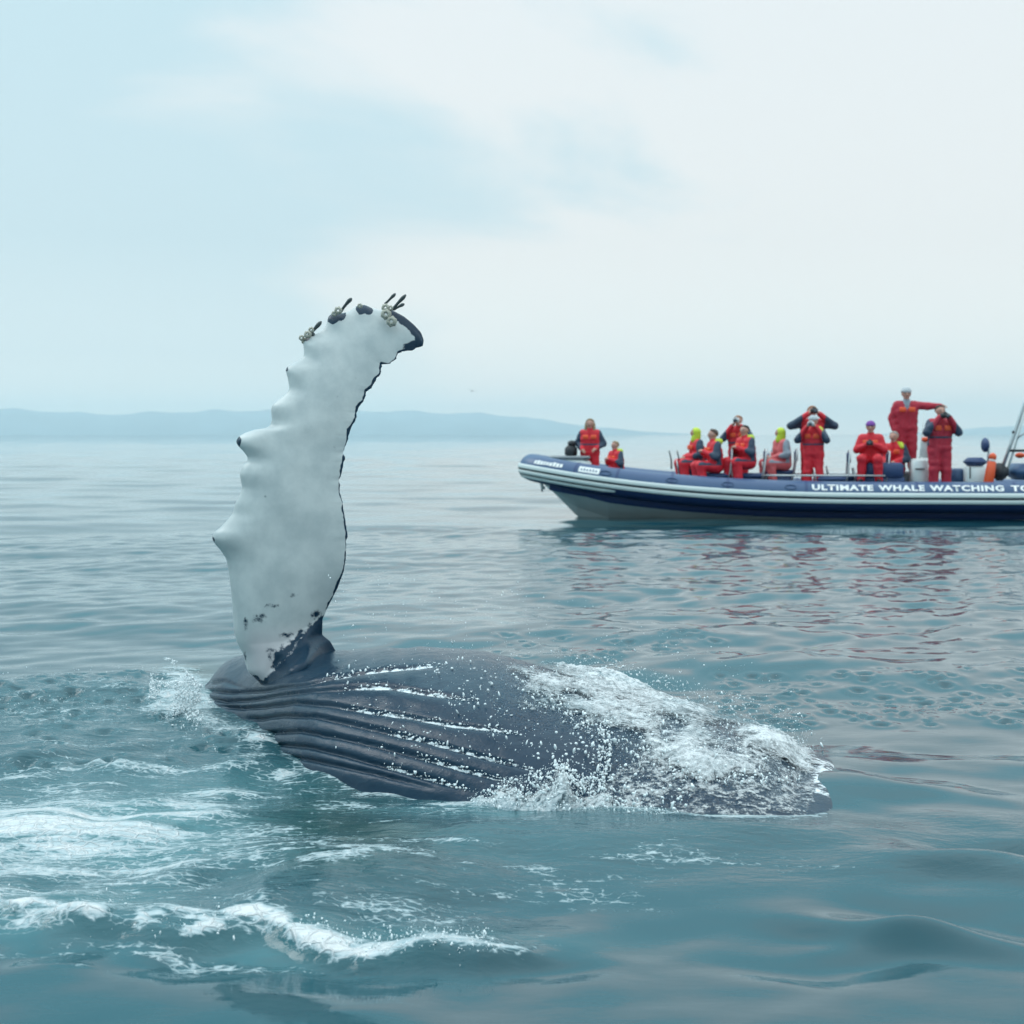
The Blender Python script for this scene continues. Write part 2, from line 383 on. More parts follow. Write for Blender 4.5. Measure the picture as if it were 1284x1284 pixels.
def build_sea():
    r1 = np.concatenate([np.geomspace(1.0, 3.5, 60)[:-1], np.geomspace(3.5, 30, 660)[:-1], np.geomspace(30, 700, 340)]); r2 = np.geomspace(720, 30000, 60); r = np.concatenate([[0.02, .5], r1, r2])
    a_in = np.linspace(-22.5, 22.5, 620)
    a_out = np.concatenate([np.linspace(22.65, 62, 110), np.linspace(65, 295, 36), np.linspace(298, 337.35, 110)])
    ang = np.radians(np.concatenate([a_in, a_out])); m = len(ang); n = len(r)
    R, A = np.meshgrid(r, ang, indexing='ij')
    X = R * np.sin(A); Y = R * np.cos(A)
    Z = np.zeros_like(X)
    da = np.gradient(np.unwrap(ang)); da[-1] = da[0]; sp = np.maximum(np.gradient(r)[:, None], .62 * np.abs(da)[None] * r[:, None])
    rg = np.random.default_rng(5)
    wide = np.ones((1, m))
    # where the surface is broken up and where it is glassy
    u = np.where(Y > .3, CX + F * X / np.maximum(Y, .3), np.where(X > 0, 3000, -2000)); v = HY + F * H / np.maximum(Y, .3)
    left = sstep(900, 420, u)
    near = sstep(835, 880, v)
    rough = 0.30 + 1.25 * near * left * sstep(1240, 1190, v - 0 * u) + 0.10 * sstep(820, 700, v)
    rough = rough * (0.65 + 0.7 * fbm(X * .35, Y * .5, seed=3, octv=3))
    brk = sstep(600, 720, u) * sstep(655, 700, v) * sstep(900, 840, v)
    def wave(lam, amp, th, mask=None):
        k = 2 * math.pi / lam
        ph = rg.uniform(0, 6.28)
        fade = sstep(2.2, 5.0, lam / sp) * (wide if lam < 6 else 1)
        s = np.sin(k * (X * math.sin(th) + Y * math.cos(th)) + ph + 0.6 * np.sin(X * .37 + ph) )
        s = s + 0.22 * np.cos(2 * k * (X * math.sin(th) + Y * math.cos(th)) + 2 * ph)
        return amp * s * fade * (1 if mask is None else mask)
    for i in range(6): Z += wave(rg.uniform(7, 18), rg.uniform(.007, .012), rg.normal(0.1, .45))
    for i in range(16): 
        lam = rg.uniform(2.0, 5.5); Z += wave(lam, lam * .0014, rg.normal(0.05, .55))
    for i in range(22):
        lam = rg.uniform(.8, 2.0); Z += wave(lam, lam * .0030, rg.normal(0.0, .65), 0.40 + .45 * sstep(780, 900, v) * sstep(1000, 500, u) + .40 * brk)
    for i in range(20):
        lam = rg.uniform(.3, .8); Z += wave(lam, lam * .0036, rg.normal(0, .8), (rough + .25 * sstep(620, 650, v) * sstep(860, 760, v) + .50 * brk) * (1 - .7 * np.exp(-((u - 440) / 110) ** 2 - ((v - 1035) / 60) ** 2)))
    swm = np.exp(-((u - 1130) / 180) ** 2 - ((v - 1172) / 30) ** 2) + .7 * np.exp(-((u - 1230) / 130) ** 2 - ((v - 1080) / 24) ** 2) + .18 * sstep(880, 1000, v) * sstep(1120, 1060, v) * sstep(700, 1000, u)
    for i in range(9):
        lam = rg.uniform(.45, 1.15); Z += wave(lam, lam * .031, rg.normal(0.0, .42), swm)
    damp = 0.35 + 0.65 * sstep(1.0, 3.0, R); Z *= damp
    # local shapes round the whale
    vl = np.interp(u, ridge_u, ridge_v); dv = v - vl
    rm = sstep(820, 640, u)
    Z += rm * .045 * np.where(dv < 0, np.exp(-(dv / 34) ** 2), np.exp(-(dv / 9) ** 2)) * (0.7 + .6 * fbm(X * 4, Y * 4, seed=21, octv=3))
    Z += .05 * np.exp(-((v - (938 + 14 * np.sin(u / 90))) / 22) ** 2) * sstep(420, 300, u) * sstep(-300, 20, u)
    Z += .035 * np.exp(-((v - 1045) / 30) ** 2) * sstep(1120, 800, u) * sstep(420, 560, u)
    Z += .05 * np.exp(-((u - 1050) / 70) ** 2 - ((v - 985) / 38) ** 2)
    Z += .075 * np.exp(-((u - 430) / 120) ** 2 - ((v - 1128) / np.where(v < 1128, 62, 26)) ** 2)
    foam = np.zeros_like(X); aer = np.zeros_like(X)
    warp = (fbm(X * 1.3, Y * 1.3, seed=31) - .5) * 60
    uw, vw = u + warp * 2, v + (fbm(X * 2.2, Y * 2.2, seed=32) - .5) * 34
    def el(cu, cv, su, sv, a, tgt):
        np.maximum(tgt, a * np.exp(-((uw - cu) / su) ** 2 - ((vw - cv) / sv) ** 2), out=tgt)
    streak = fbm(X * 1.1, Y * 6.0, seed=41, octv=4)
    for cu, cv, su, sv, a in ((60, 1040, 190, 52, .88), (215, 1022, 100, 34, .78), (300, 1065, 120, 40, .5), (120, 1120, 220, 26, .58), (120, 965, 180, 16, .55), (20, 1085, 140, 26, .74), (170, 1085, 130, 18, .66), (250, 990, 90, 12, .55), (90, 985, 110, 12, .45),
                              (150, 930, 110, 10, .38), (330, 975, 60, 10, .42), (420, 985, 60, 10, .5), (470, 1006, 90, 9, .48),
                              (455, 1092, 85, 9, .66), (560, 1098, 50, 6, .5), (650, 1094, 70, 6, .55), (540, 1072, 90, 6, .36), (350, 1105, 60, 8, .42),
                              (700, 1110, 160, 24, .3), (800, 1075, 90, 8, .36), (300, 1135, 160, 18, .36), (450, 1150, 120, 14, .4), (260, 1085, 40, 8, .5),
                              (215, 850, 36, 26, .95), (236, 886, 60, 20, .85), (312, 932, 40, 26, .85), (275, 908, 50, 18, .7), (370, 972, 40, 9, .6), (95, 885, 160, 40, .34), (200, 1060, 90, 10, .45),
                              (700, 1003, 130, 17, .9), (600, 1008, 60, 12, .6), (860, 1024, 110, 5, .6), (980, 1028, 80, 3, .35), (640, 1040, 130, 6, .3), (330, 1040, 90, 14, .46), (300, 1075, 120, 12, .5), (400, 1065, 70, 8, .4), (120, 1120, 200, 12, .5), (130, 960, 170, 9, .48), (270, 960, 90, 7, .5), (480, 1030, 120, 8, .38), (560, 1125, 140, 8, .34), (900, 1085, 120, 7, .3), (1010, 1098, 60, 5, .32)):
        el(cu, cv, su, sv, a, foam)
    # rolling foam edge
    edge = np.where(dv > 0, np.exp(-(dv / 5) ** 2), np.exp(-(dv / 19) ** 2)) * sstep(720, 640, u)
    big = fbm(X * 3, Y * 3, seed=51, octv=3)
    foam = np.maximum(foam, edge * (0.40 + 1.0 * big) * (.45 + .75 * sstep(.32, .6, fbm(X * 9, Y * 9, seed=52, octv=3))))
    for cu, cv, su, sv, a in ((60, 1155, 100, 18, .8), (210, 1168, 60, 8, .8), (320, 1165, 30, 8, .95), (250, 1195, 150, 8, .52), (60, 1190, 90, 12, .45), (60, 1215, 60, 5, .4)):
        el(cu, cv, su, sv, a, foam)
    wl = np.interp(u, ST[:, 0], ST[:, 2]); foam = np.maximum(foam, .52 * np.exp(-((v - wl - 3) / 7) ** 2) * sstep(300, 340, u) * sstep(1045, 1035, u))
    foam = foam * (0.10 + 1.75 * streak)
    foam *= sstep(800, 850, v)
    for cu, cv, su, sv, a in ((110, 1040, 220, 60, .62), (300, 1010, 80, 30, .3), (250, 985, 140, 26, .4), (720, 1008, 150, 24, .8), (60, 1150, 200, 40, .4), (400, 1180, 300, 16, .35),
                              (235, 868, 50, 20, .5), (600, 1060, 300, 30, .12), (100, 900, 200, 40, .12)):
        el(cu, cv, su, sv, a, aer)
    Z += 0.03 * np.clip(foam - .25, 0, 1) * (fbm(X * 7, Y * 7, seed=61, octv=4)) * sstep(30, 12, R)
    # ripples of the shader
    ripm = 0.05 + 0.03 * sstep(760, 600, v) + 0.75 * near * sstep(760, 430, u) * sstep(1215, 1175, v - (vl - 1180)) + 0.22 * near * sstep(900, 1000, v) * sstep(1130, 1060, v) * sstep(1100, 900, u)
    ripm *= 1 - .8 * np.exp(-((u - 440) / 120) ** 2 - ((v - 1040) / 60) ** 2)
    ripm += .25 * sstep(1015, 1030, v) * sstep(1125, 1090, v) * sstep(560, 700, u)
    ripm *= 0.55 + .9 * fbm(X * .6, Y * .9, seed=71, octv=3)
    for cu0, cu1, cv0, cv1, cnt in ((-20, 215, 845, 905, 120), (620, 900, 800, 832, 40), (900, 1290, 842, 905, 110), (20, 330, 900, 960, 40)):
        for _ in range(cnt):
            q1, q2 = rg.uniform(cu0, cu1), rg.uniform(cv0, cv1); yy = F * H / (q2 - HY); xx = (q1 - CX) / F * yy
            ri = int(np.searchsorted(r, math.hypot(xx, yy))); ci = int((math.degrees(math.atan2(xx, yy)) + 22.5) / 45 * 619)
            if ci < 16 or ci > 600: continue
            sl_ = (slice(ri - 5, ri + 6), slice(ci - 15, ci + 16)); d2 = (X[sl_] - xx) ** 2 + (Y[sl_] - yy) ** 2; sg_ = rg.uniform(.022, .045)
            Z[sl_] += -.55 * sg_ * np.exp(-d2 / sg_ ** 2) + .22 * sg_ * np.exp(-(np.sqrt(d2) - 2.0 * sg_) ** 2 / sg_ ** 2)
    me = mesh_np('sea', np.stack([X, Y, Z], -1).reshape(-1, 3), grid_quads(n, m, True)[:, ::-1])
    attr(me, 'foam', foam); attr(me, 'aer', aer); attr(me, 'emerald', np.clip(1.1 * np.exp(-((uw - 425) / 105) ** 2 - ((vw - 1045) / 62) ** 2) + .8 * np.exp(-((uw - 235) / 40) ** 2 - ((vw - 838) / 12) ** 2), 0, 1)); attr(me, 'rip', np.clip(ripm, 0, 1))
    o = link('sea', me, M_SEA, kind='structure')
    return o
build_sea()

# ------------------------------------------------------------------ distant hills and air
def hills():
    M_HILL = simple('hazy_hill', (0.20, 0.28, 0.33), 0.95, 0.3, 0.002)  # pale blue of distance: some of the haze is put into this colour
    for k, (us, tops, Y0, lab) in enumerate((
        (np.array([-500, -200, 0, 60, 130, 220, 300, 420, 540, 640, 720, 800, 900]), np.array([514, 509, 513, 516, 520, 517, 515, 515.5, 517, 521, 532, 541, 545.5]), 13000.0, 'low'),
        (np.array([1060, 1120, 1180, 1230, 1284, 1340, 1500, 1700]), np.array([545, 544, 541, 537, 534, 532, 529, 534]), 16000.0, 'right'))):
        uu = np.linspace(us[0], us[-1], 200); tp = np.interp(uu, us, tops)
        k5 = np.ones(9) / 9; tp = np.convolve(np.pad(tp, 4, mode='edge'), k5, 'valid')
        tp += (fbm(uu / 25, uu * 0 + k, seed=9) - .5) * 1.6
        prof = np.linspace(-1, 1, 15); V = []
        for i, u_ in enumerate(uu):
            hz = max(0.0, (HY - tp[i]) / F * Y0 + H)
            for s in prof:
                V.append(((u_ - CX) / F * Y0, Y0 + s * 1300, hz * (1 - s * s) ** .8 * (1 + .10 * math.sin(u_ / 13 + s * 5) * (abs(s) > .05)) - 3))
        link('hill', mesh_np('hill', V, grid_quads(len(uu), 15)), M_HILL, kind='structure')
hills()

def haze():
    m = bpy.data.materials.new('haze_air'); m.use_nodes = True; n = m.node_tree.nodes; l = m.node_tree.links
    n.remove(n['Principled BSDF']); v = n.new('ShaderNodeVolumePrincipled')
    v.inputs['Color'].default_value = (0.80, 0.95, 1.0, 1); v.inputs['Density'].default_value = 0.95e-4; v.inputs['Anisotropy'].default_value = 0.5
    l.new(v.outputs[0], n['Material Output'].inputs['Volume'])
    S, z0, z1 = 18500, -2.0, 330
    me = bpy.data.meshes.new('haze')
    me.from_pydata([(x, y, z) for z in (z0, z1) for x, y in ((-S, -S), (S, -S), (S, S), (-S, S))], [],
                   [(0, 3, 2, 1), (4, 5, 6, 7), (0, 1, 5, 4), (1, 2, 6, 5), (2, 3, 7, 6), (3, 0, 4, 7)])
    link('haze', me, m, kind='stuff')
haze()

# ------------------------------------------------------------------ whale
def densify(tab, n):
    """smooth resampling of rows along the first column"""
    t = np.concatenate([[0], np.cumsum(np.hypot(np.diff(tab[:, 0]), np.diff(tab[:, 1]) + np.diff(tab[:, 2])))])
    s = np.linspace(0, t[-1], n)
    out = np.stack([np.interp(s, t, tab[:, c]) for c in range(tab.shape[1])], 1)
    k = np.hanning(15); k /= k.sum()
    for c in range(tab.shape[1]):
        p = np.concatenate([2 * out[0, c] - out[7:0:-1, c], out[:, c], 2 * out[-1, c] - out[-2:-9:-1, c]])
        out[:, c] = np.convolve(p, k, 'valid')
    return out
GROOVES = [
    [(258, 858), (280, 853), (300, 861), (318, 866)],
    [(257, 866), (292, 868), (330, 866), (351, 862), (384, 857), (417, 848), (462, 842), (508, 838), (560, 836)],
    [(262, 876), (285, 880), (320, 878), (354, 872), (390, 867), (446, 863), (492, 863), (528, 868), (560, 873), (600, 880)],
    [(278, 886), (305, 889), (335, 887), (370, 882), (413, 884), (469, 893), (518, 899), (567, 909), (616, 915), (650, 922)],
    [(312, 902), (330, 902), (354, 898), (397, 899), (436, 907), (482, 917), (534, 929), (580, 942), (649, 961), (680, 972)],
    [(328, 920), (341, 919), (377, 917), (423, 924), (469, 934), (518, 947), (551, 957), (600, 971), (645, 985)],
    [(340, 934), (351, 934), (387, 937), (426, 945), (462, 955), (495, 964), (534, 976), (597, 994)],
    [(352, 948), (390, 953), (430, 961), (470, 970), (520, 983), (560, 994)]]
TOPFOAM = [(640, 862), (662, 846), (700, 836), (740, 832), (790, 842), (830, 858), (868, 872), (905, 890), (958, 898), (1000, 908), (1038, 928), (1052, 958), (1048, 990), (1030, 1000), (1000, 986), (960, 974), (920, 980), (880, 982), (845, 970), (812, 958), (780, 926), (745, 905), (716, 884), (690, 884), (660, 876)]
def whale():
    st = densify(ST, 520); n = len(st); m = 260
    rows = []
    for u_, yt, yf, D in st:
        Yf = F * H / (yf - HY); Yc = Yf + D; k = (yt - HY) / F; zc = -0.35 * min(1, D / 1.2)
        best = None
        lo, hi = D * 1.0005, D * 8
        def g(a):
            b2 = zc * zc / (1 - (D / a) ** 2)
            return (k * a) ** 2 + b2 - (H - k * Yc - zc) ** 2
        aa = np.linspace(D * 1.004, D * 3, 400); gv = np.array([g(a) for a in aa])
        sgn = np.where(np.diff(np.sign(gv)) != 0)[0]
        a = aa[sgn[0]] if len(sgn) else aa[np.argmin(np.abs(gv))]
        b = math.sqrt(zc * zc / (1 - (D / a) ** 2))
        rows.append((u_, Yc, zc, a, b))
    rows = np.array(rows)
    k = np.hanning(21); k /= k.sum()
    for c in range(1, 5):
        p = np.concatenate([np.repeat(rows[0, c], 10), rows[:, c], np.repeat(rows[-1, c], 10)]); rows[:, c] = np.convolve(p, k, 'valid')
    # dense on the side that shows
    th = np.concatenate([np.linspace(-0.45, 2.0, 215), np.linspace(2.1, 2 * math.pi - 0.5, m - 215)])
    Yv = rows[:, 1:2] - rows[:, 3:4] * np.cos(th)[None]; Zv = rows[:, 2:3] + rows[:, 4:5] * np.sin(th)[None]
    Xv = (rows[:, 0:1] - CX) / F * rows[:, 1:2] + (rows[:, 0:1] - CX) / F * (Yv - rows[:, 1:2])
    # rounded ends that go down below the surface
    def cap(i, sgn):
        c = np.array([Xv[i].mean(), Yv[i].mean(), Zv[i].mean()]); out = []
        for q in ((0.97, 0.86, 0.68, 0.45, 0.15) if sgn > 0 else (0.9, 0.75, 0.55, 0.35, 0.15)):
            off = sgn * (0.15 * math.sqrt(1 - q * q) if sgn > 0 else 0.2 * (1 - q))
            out.append(np.stack([c[0] + (Xv[i] - c[0]) * q + off, c[1] + (Yv[i] - c[1]) * q, c[2] + (Zv[i] - c[2]) * q - 0.15 * (1 - q)], -1))
        return out
    body = np.stack([Xv, Yv, Zv], -1)
    U, V = uv_of(Xv, Yv, Zv)
    nrm = np.cross(np.gradient(body, axis=0), np.gradient(body, axis=1)); nrm /= np.linalg.norm(nrm, axis=-1)[..., None] + 1e-9
    cen = np.stack([Xv.mean(1), Yv.mean(1), Zv.mean(1)], -1)[:, None]
    nrm *= np.where((nrm * (body - cen)).sum(-1).mean() > 0, 1, -1)
    vis = (th > -0.4) & (th < 1.9)
    d = np.zeros_like(Xv)
    Uv, Vv = U[:, vis], V[:, vis]; dv_ = np.zeros_like(Uv); film = np.zeros_like(Xv); fv = np.zeros_like(Uv)
    for gi, g in enumerate(GROOVES):
        g = np.array(g, float); gu = np.clip(Uv, g[0, 0], g[-1, 0])
        gy = np.interp(gu, g[:, 0], g[:, 1]); slope = np.interp(gu, g[:, 0], np.gradient(g[:, 1], g[:, 0]))
        dist = (Vv - gy) / np.sqrt(1 + slope ** 2)
        ends = sstep(g[0, 0] - 5, g[0, 0] + 12, Uv) * sstep(g[-1, 0] + 4, g[-1, 0] - 70, Uv)
        wid = 2.5
        dv_ -= ends * 0.026 * np.exp(-(dist / wid) ** 2)
        dv_ += ends * 0.009 * np.exp(-((dist - 11) / 9) ** 2)
        s0 = {1: 400, 2: 430, 3: 420, 4: 480, 5: 520, 6: 470}.get(gi, 9999)
        fv = np.maximum(fv, 1.15 * ends ** .3 * np.exp(-((dist + 0.8) / 1.5) ** 2) * (.45 + .95 * fbm(Uv / 7, Vv / 30, seed=88 + gi, octv=2)) * sstep(s0 - 30, s0 + 40, Uv) * sstep(g[-1, 0] + 6, g[-1, 0] - 8, Uv))
    d[:, vis] = dv_
    # soft unevenness of the flank, muscle round the shoulder
    d += 0.02 * (fbm(Xv * 2, Yv * 2, Zv * 2, seed=81) - .5) + 0.006 * (fbm(Xv * 14, Yv * 14, Zv * 14, seed=82) - .5)
    d += -0.03 * np.exp(-((U - 385) / 60) ** 2 - ((V - 832) / 18) ** 2)
    shoulder = np.exp(-((U - 378) / 46) ** 2 - ((V - 838) / 17) ** 2)
    d += 0.011 * shoulder * np.sin((U * .42 + V * 1.0) / 3.0 + 3.5 * fbm(U / 30, V / 30, seed=83))
    body2 = body + nrm * d[..., None]
    # film of running water on the flank
    end_ = .72 * sstep(985, 1030, Uv) * sstep(1030, 985, Vv)
    veil = in_poly(Uv, Vv, [(790, 935), (870, 960), (960, 970), (1043, 955), (1043, 1022), (900, 1032), (800, 1025), (745, 1000)])
    fv = np.maximum(np.maximum(fv, end_), 0.22 * sstep(-25, 25, veil))
    fv = np.maximum(fv, 0.30 * np.exp(-((Vv - np.interp(Uv, ST[:, 0], ST[:, 2]) + 8) / 14) ** 2) * sstep(380, 480, Uv))
    fv = np.maximum(fv, 0.45 * sstep(-34, 20, in_poly(Uv, Vv, TOPFOAM)))
    film[:, vis] = fv
    caps0 = cap(0, -1)[::-1]; caps1 = cap(-1, 1)
    allr = np.concatenate([np.array(caps0), body2, np.array(caps1)]); z3 = np.zeros((5, m)); z4 = np.tile(film[-1:], (5, 1))
    me = mesh_np('humpback_whale', allr.reshape(-1, 3), grid_quads(len(allr), m, True))
    attr(me, 'dark', np.ones(len(allr) * m)); attr(me, 'pink', np.zeros(len(allr) * m)); attr(me, 'film', np.concatenate([z3, film, z4]))
    o = link('humpback_whale', me, M_WHALE, label='dark grooved humpback whale rolling on its side with one white fin raised', cat='whale')
    return o, body2, nrm, U, V, th
WHALE, WB, WN, WU, WV, WTH = whale()

LEAD = [(346, 880), (326, 854), (311, 840), (305, 819), (297, 804), (293.6, 789), (292, 762), (290, 740), (287, 715), (283.6, 700), (277, 690), (270, 682), (266, 675), (269, 667), (277, 661), (286, 651), (292, 644), (295, 632),
        (300, 622), (304, 612), (302, 602), (300.6, 594), (303.5, 585), (310, 579), (310.5, 573), (305, 565.5), (298.5, 559), (296, 553), (300, 547), (307, 543), (320, 538.6), (332, 537), (338.5, 534), (341, 527), (340, 514.5), (341, 508),
        (349.7, 500.8), (359.6, 493), (363, 487), (361, 474.6), (358, 463.4), (362, 458), (374.6, 452), (381, 447), (381, 437), (380, 429), (386, 422), (396, 419), (405, 414), (410, 405), (412, 396), (419, 392), (429, 393), (439, 390), (446, 384),
        (457, 382), (466, 386), (477, 389), (485, 385.5), (494, 390), (507, 397), (519, 407), (528, 417), (531.6, 427), (530, 434)]
TRAIL = [(440, 872), (430, 845), (423, 820), (414, 804), (404, 796), (404.5, 776), (409.5, 764.5), (417, 749.5), (423, 737), (430.6, 719.6), (434, 700), (435, 672), (433, 650), (430.6, 630), (426.4, 617), (425.7, 604), (428, 592), (431, 579), (432, 567),
         (435.6, 552), (439, 539), (445.6, 524), (449, 510.7), (456.8, 502), (459, 492), (466.8, 484.5), (470.5, 475.8), (476.8, 468.4), (479, 457), (489, 456), (496.7, 449.7), (500.4, 442.7), (509, 439.7), (516.6, 439.7), (521.6, 436), (530, 434)]
# matching points on the two edges
MATCH = [((346, 880), (440, 872)), ((311, 840), (423, 820)), ((297, 804), (404, 796)), ((292, 762), (409.5, 764.5)), ((283.6, 700), (434, 700)), ((304, 612), (426.4, 617)), ((310.5, 573), (431, 579)), ((332, 537), (439, 539)),
         ((363, 487), (456.8, 502)), ((381, 437), (470.5, 475.8)), ((410, 405), (479, 457)), ((439, 390), (489, 456)), ((466, 386), (500.4, 442.7)), ((494, 390), (509, 439.7)), ((519, 407), (521.6, 436)), ((530, 434), (530, 434))]
def fin():
    def arc(pl):
        pl = np.array(pl, float); return pl, np.concatenate([[0], np.cumsum(np.hypot(*np.diff(pl, axis=0).T))])
    Lp, La = arc(LEAD); Tp, Ta = arc(TRAIL)
    li = [La[np.argmin(np.hypot(*(Lp - a).T))] for a, b in MATCH]; ti = [Ta[np.argmin(np.hypot(*(Tp - b).T))] for a, b in MATCH]
    n, m = 420, 64
    t = np.linspace(0, 1, n); tk = np.array(li) / La[-1]
    la = t * La[-1]; ta = np.interp(t, tk, ti)
    def along(pl, arcs, q, sm):
        o = np.stack([np.interp(q, arcs, pl[:, 0]), np.interp(q, arcs, pl[:, 1])], 1)
        k = np.hanning(sm); k /= k.sum(); h = sm // 2
        for c in range(2): o[:, c] = np.convolve(np.pad(o[:, c], h, mode='reflect', reflect_type='odd'), k, 'valid')
        return o
    Lq = along(Lp, La, la, 7); Tq = along(Tp, Ta, ta, 5)
    # scalloped trailing edge
    Tq[:, 0] += (fbm(t * 70, t * 0, seed=4, octv=3) - .5) * 5 * sstep(.18, .3, t)
    s = np.linspace(0, 1, m); s = 0.5 - 0.5 * np.cos(s * math.pi)
    Ls, Ts = along(Lp, La, la, 61), along(Tp, Ta, ta, 61); ws, wl = np.clip((s - .78) / .22, 0, 1) ** 2, (1 - s) ** 2.2
    pu = Ls[:, :1] * (1 - s) + Ts[:, :1] * s + (Lq - Ls)[:, :1] * wl + (Tq - Ts)[:, :1] * ws; pv = Ls[:, 1:] * (1 - s) + Ts[:, 1:] * s + (Lq - Ls)[:, 1:] * wl + (Tq - Ts)[:, 1:] * ws
    up = np.clip((840 - pv) / 470, -.1, 1)
    Y0 = 10.22 + 0.30 * up ** 2 - 0.55 * up * (1 - up)
    thick = np.interp(t, [0, .05, .12, .3, .6, .85, .97, 1], [.26, .22, .15, .115, .085, .055, .025, .004])[:, None]
    prof = 2.598 * np.sqrt(s) * (1 - s) ** 1.0 * .9 + .10 * np.sqrt(np.clip(s * (1 - s) * 4, 0, 1))
    # knuckle ridges running in from the bumps on the front edge
    rid = np.convolve(np.pad(np.hypot(*(Lq - along(Lp, La, la, 61)).T) * np.sign(along(Lp, La, la, 61)[:, 0] - Lq[:, 0]), 4, mode='edge'), np.ones(9) / 9, 'valid')
    T = thick * prof[None] + 0.0022 * rid[:, None] * np.exp(-((s - .12) / .13) ** 2)[None] * (prof > .02)
    T += 0.010 * (fbm(pu / 26, pv / 60, seed=14) - .5) * np.clip(prof, 0, 1)
    # folds of skin at the armpit
    arm = in_poly(pu, pv, [(335, 862), (352, 812), (385, 785), (408, 764), (426, 795), (455, 825), (455, 880), (335, 880)])
    fold = np.sin((pu * .55 + pv * .9) / 4.2 + 2.5 * fbm(pu / 30, pv / 30, seed=15))
    T += (0.30 * sstep(0, 40, arm) + 0.0 * s) * np.clip(prof * 2, 0, 1) * sstep(1.0, .72, s)[None]
    T += 0.018 * fold * sstep(-6, 12, arm) * np.clip(prof * 2, 0, 1)
    T = np.maximum(T, 0)
    X = (pu - CX) / F * Y0; Z = H - (pv - HY) / F * Y0
    front = np.stack([X, Y0 - T, Z], -1); back = np.stack([X, Y0 + T * .8, Z], -1)
    ring = np.concatenate([front, back[:, -2:0:-1]], 1); mm = ring.shape[1]
    # markings
    dl = dline(pu, pv, LEAD); dt = dline(pu, pv, TRAIL)
    nn = fbm(pu / 9, pv / 9, seed=16, octv=3)
    dk = np.zeros_like(pu)
    dk = np.maximum(dk, sstep(3.2, 1.0, dt + (nn - .5) * 5) * sstep(790, 740, pv))
    dk = np.maximum(dk, sstep(14, 6, dl + (nn - .5) * 6 + 8 * (1 - sstep(476, 490, pu))) * sstep(474, 482, pu))
    dk = np.maximum(dk, sstep(13, 6, dt + (nn - .5) * 5) * sstep(496, 515, pu))
    for cu, cv, rr in ((298, 554, 7), (359, 463, 4.5), (267, 677, 4.5), (419, 397, 10), (428, 397, 7), (455, 387, 9), (463, 391, 6), (386, 425, 4)):
        dk = np.maximum(dk, sstep(rr + 1.5, rr - 2, np.hypot(pu - cu, pv - cv) + (nn - .5) * 4))
    dk = np.maximum(dk, sstep(-9, 9, arm + (nn - .5) * 14))
    for cu, cv, su, sv, a in ((328, 772, 16, 8, .62), (312, 778, 5, 14, .62), (346, 757, 16, 6, .55), (370, 744, 16, 5, .42), (362, 793, 14, 5, .65), (345, 815, 10, 12, .62), (310, 822, 6, 14, .5), (398, 770, 8, 8, .75), (420, 560, 5, 4, .42), (336, 622, 3, 4, .5), (424, 498, 3, 3, .45), (421, 561, 3, 3, .55), (447, 475, 5, 4, .4)):
        dk = np.maximum(dk, a * np.exp(-((pu - cu) / su) ** 2 - ((pv - cv) / sv) ** 2))
    dk = np.maximum(dk, sstep(836, 850, pv - .10 * (pu - 320) + (nn - .5) * 16))
    dk = np.clip(dk - .42 * sstep(.45, 1, np.sin((pu * .75 + pv * .62) / 3.1 + 3 * fbm(pu / 24, pv / 24, seed=17))) * sstep(-2, 6, arm) * sstep(26, 10, arm) * sstep(860, 835, pv), 0, 1)
    pk = sstep(770, 810, pv) * sstep(300, 330, pu)
    full = lambda q, bk=None: np.concatenate([q, (q if bk is None else bk)[:, -2:0:-1]], 1).ravel()
    me = mesh_np('pectoral_fin', ring.reshape(-1, 3), grid_quads(n, mm, True)[:, ::-1])
    attr(me, 'dark', full(dk, np.maximum(dk, .35 + .4 * nn))); attr(me, 'pink', full(pk)); attr(me, 'film', full(dk * 0))
    return link('pectoral_fin', me, M_WHALE, parent=WHALE)
FIN = fin()

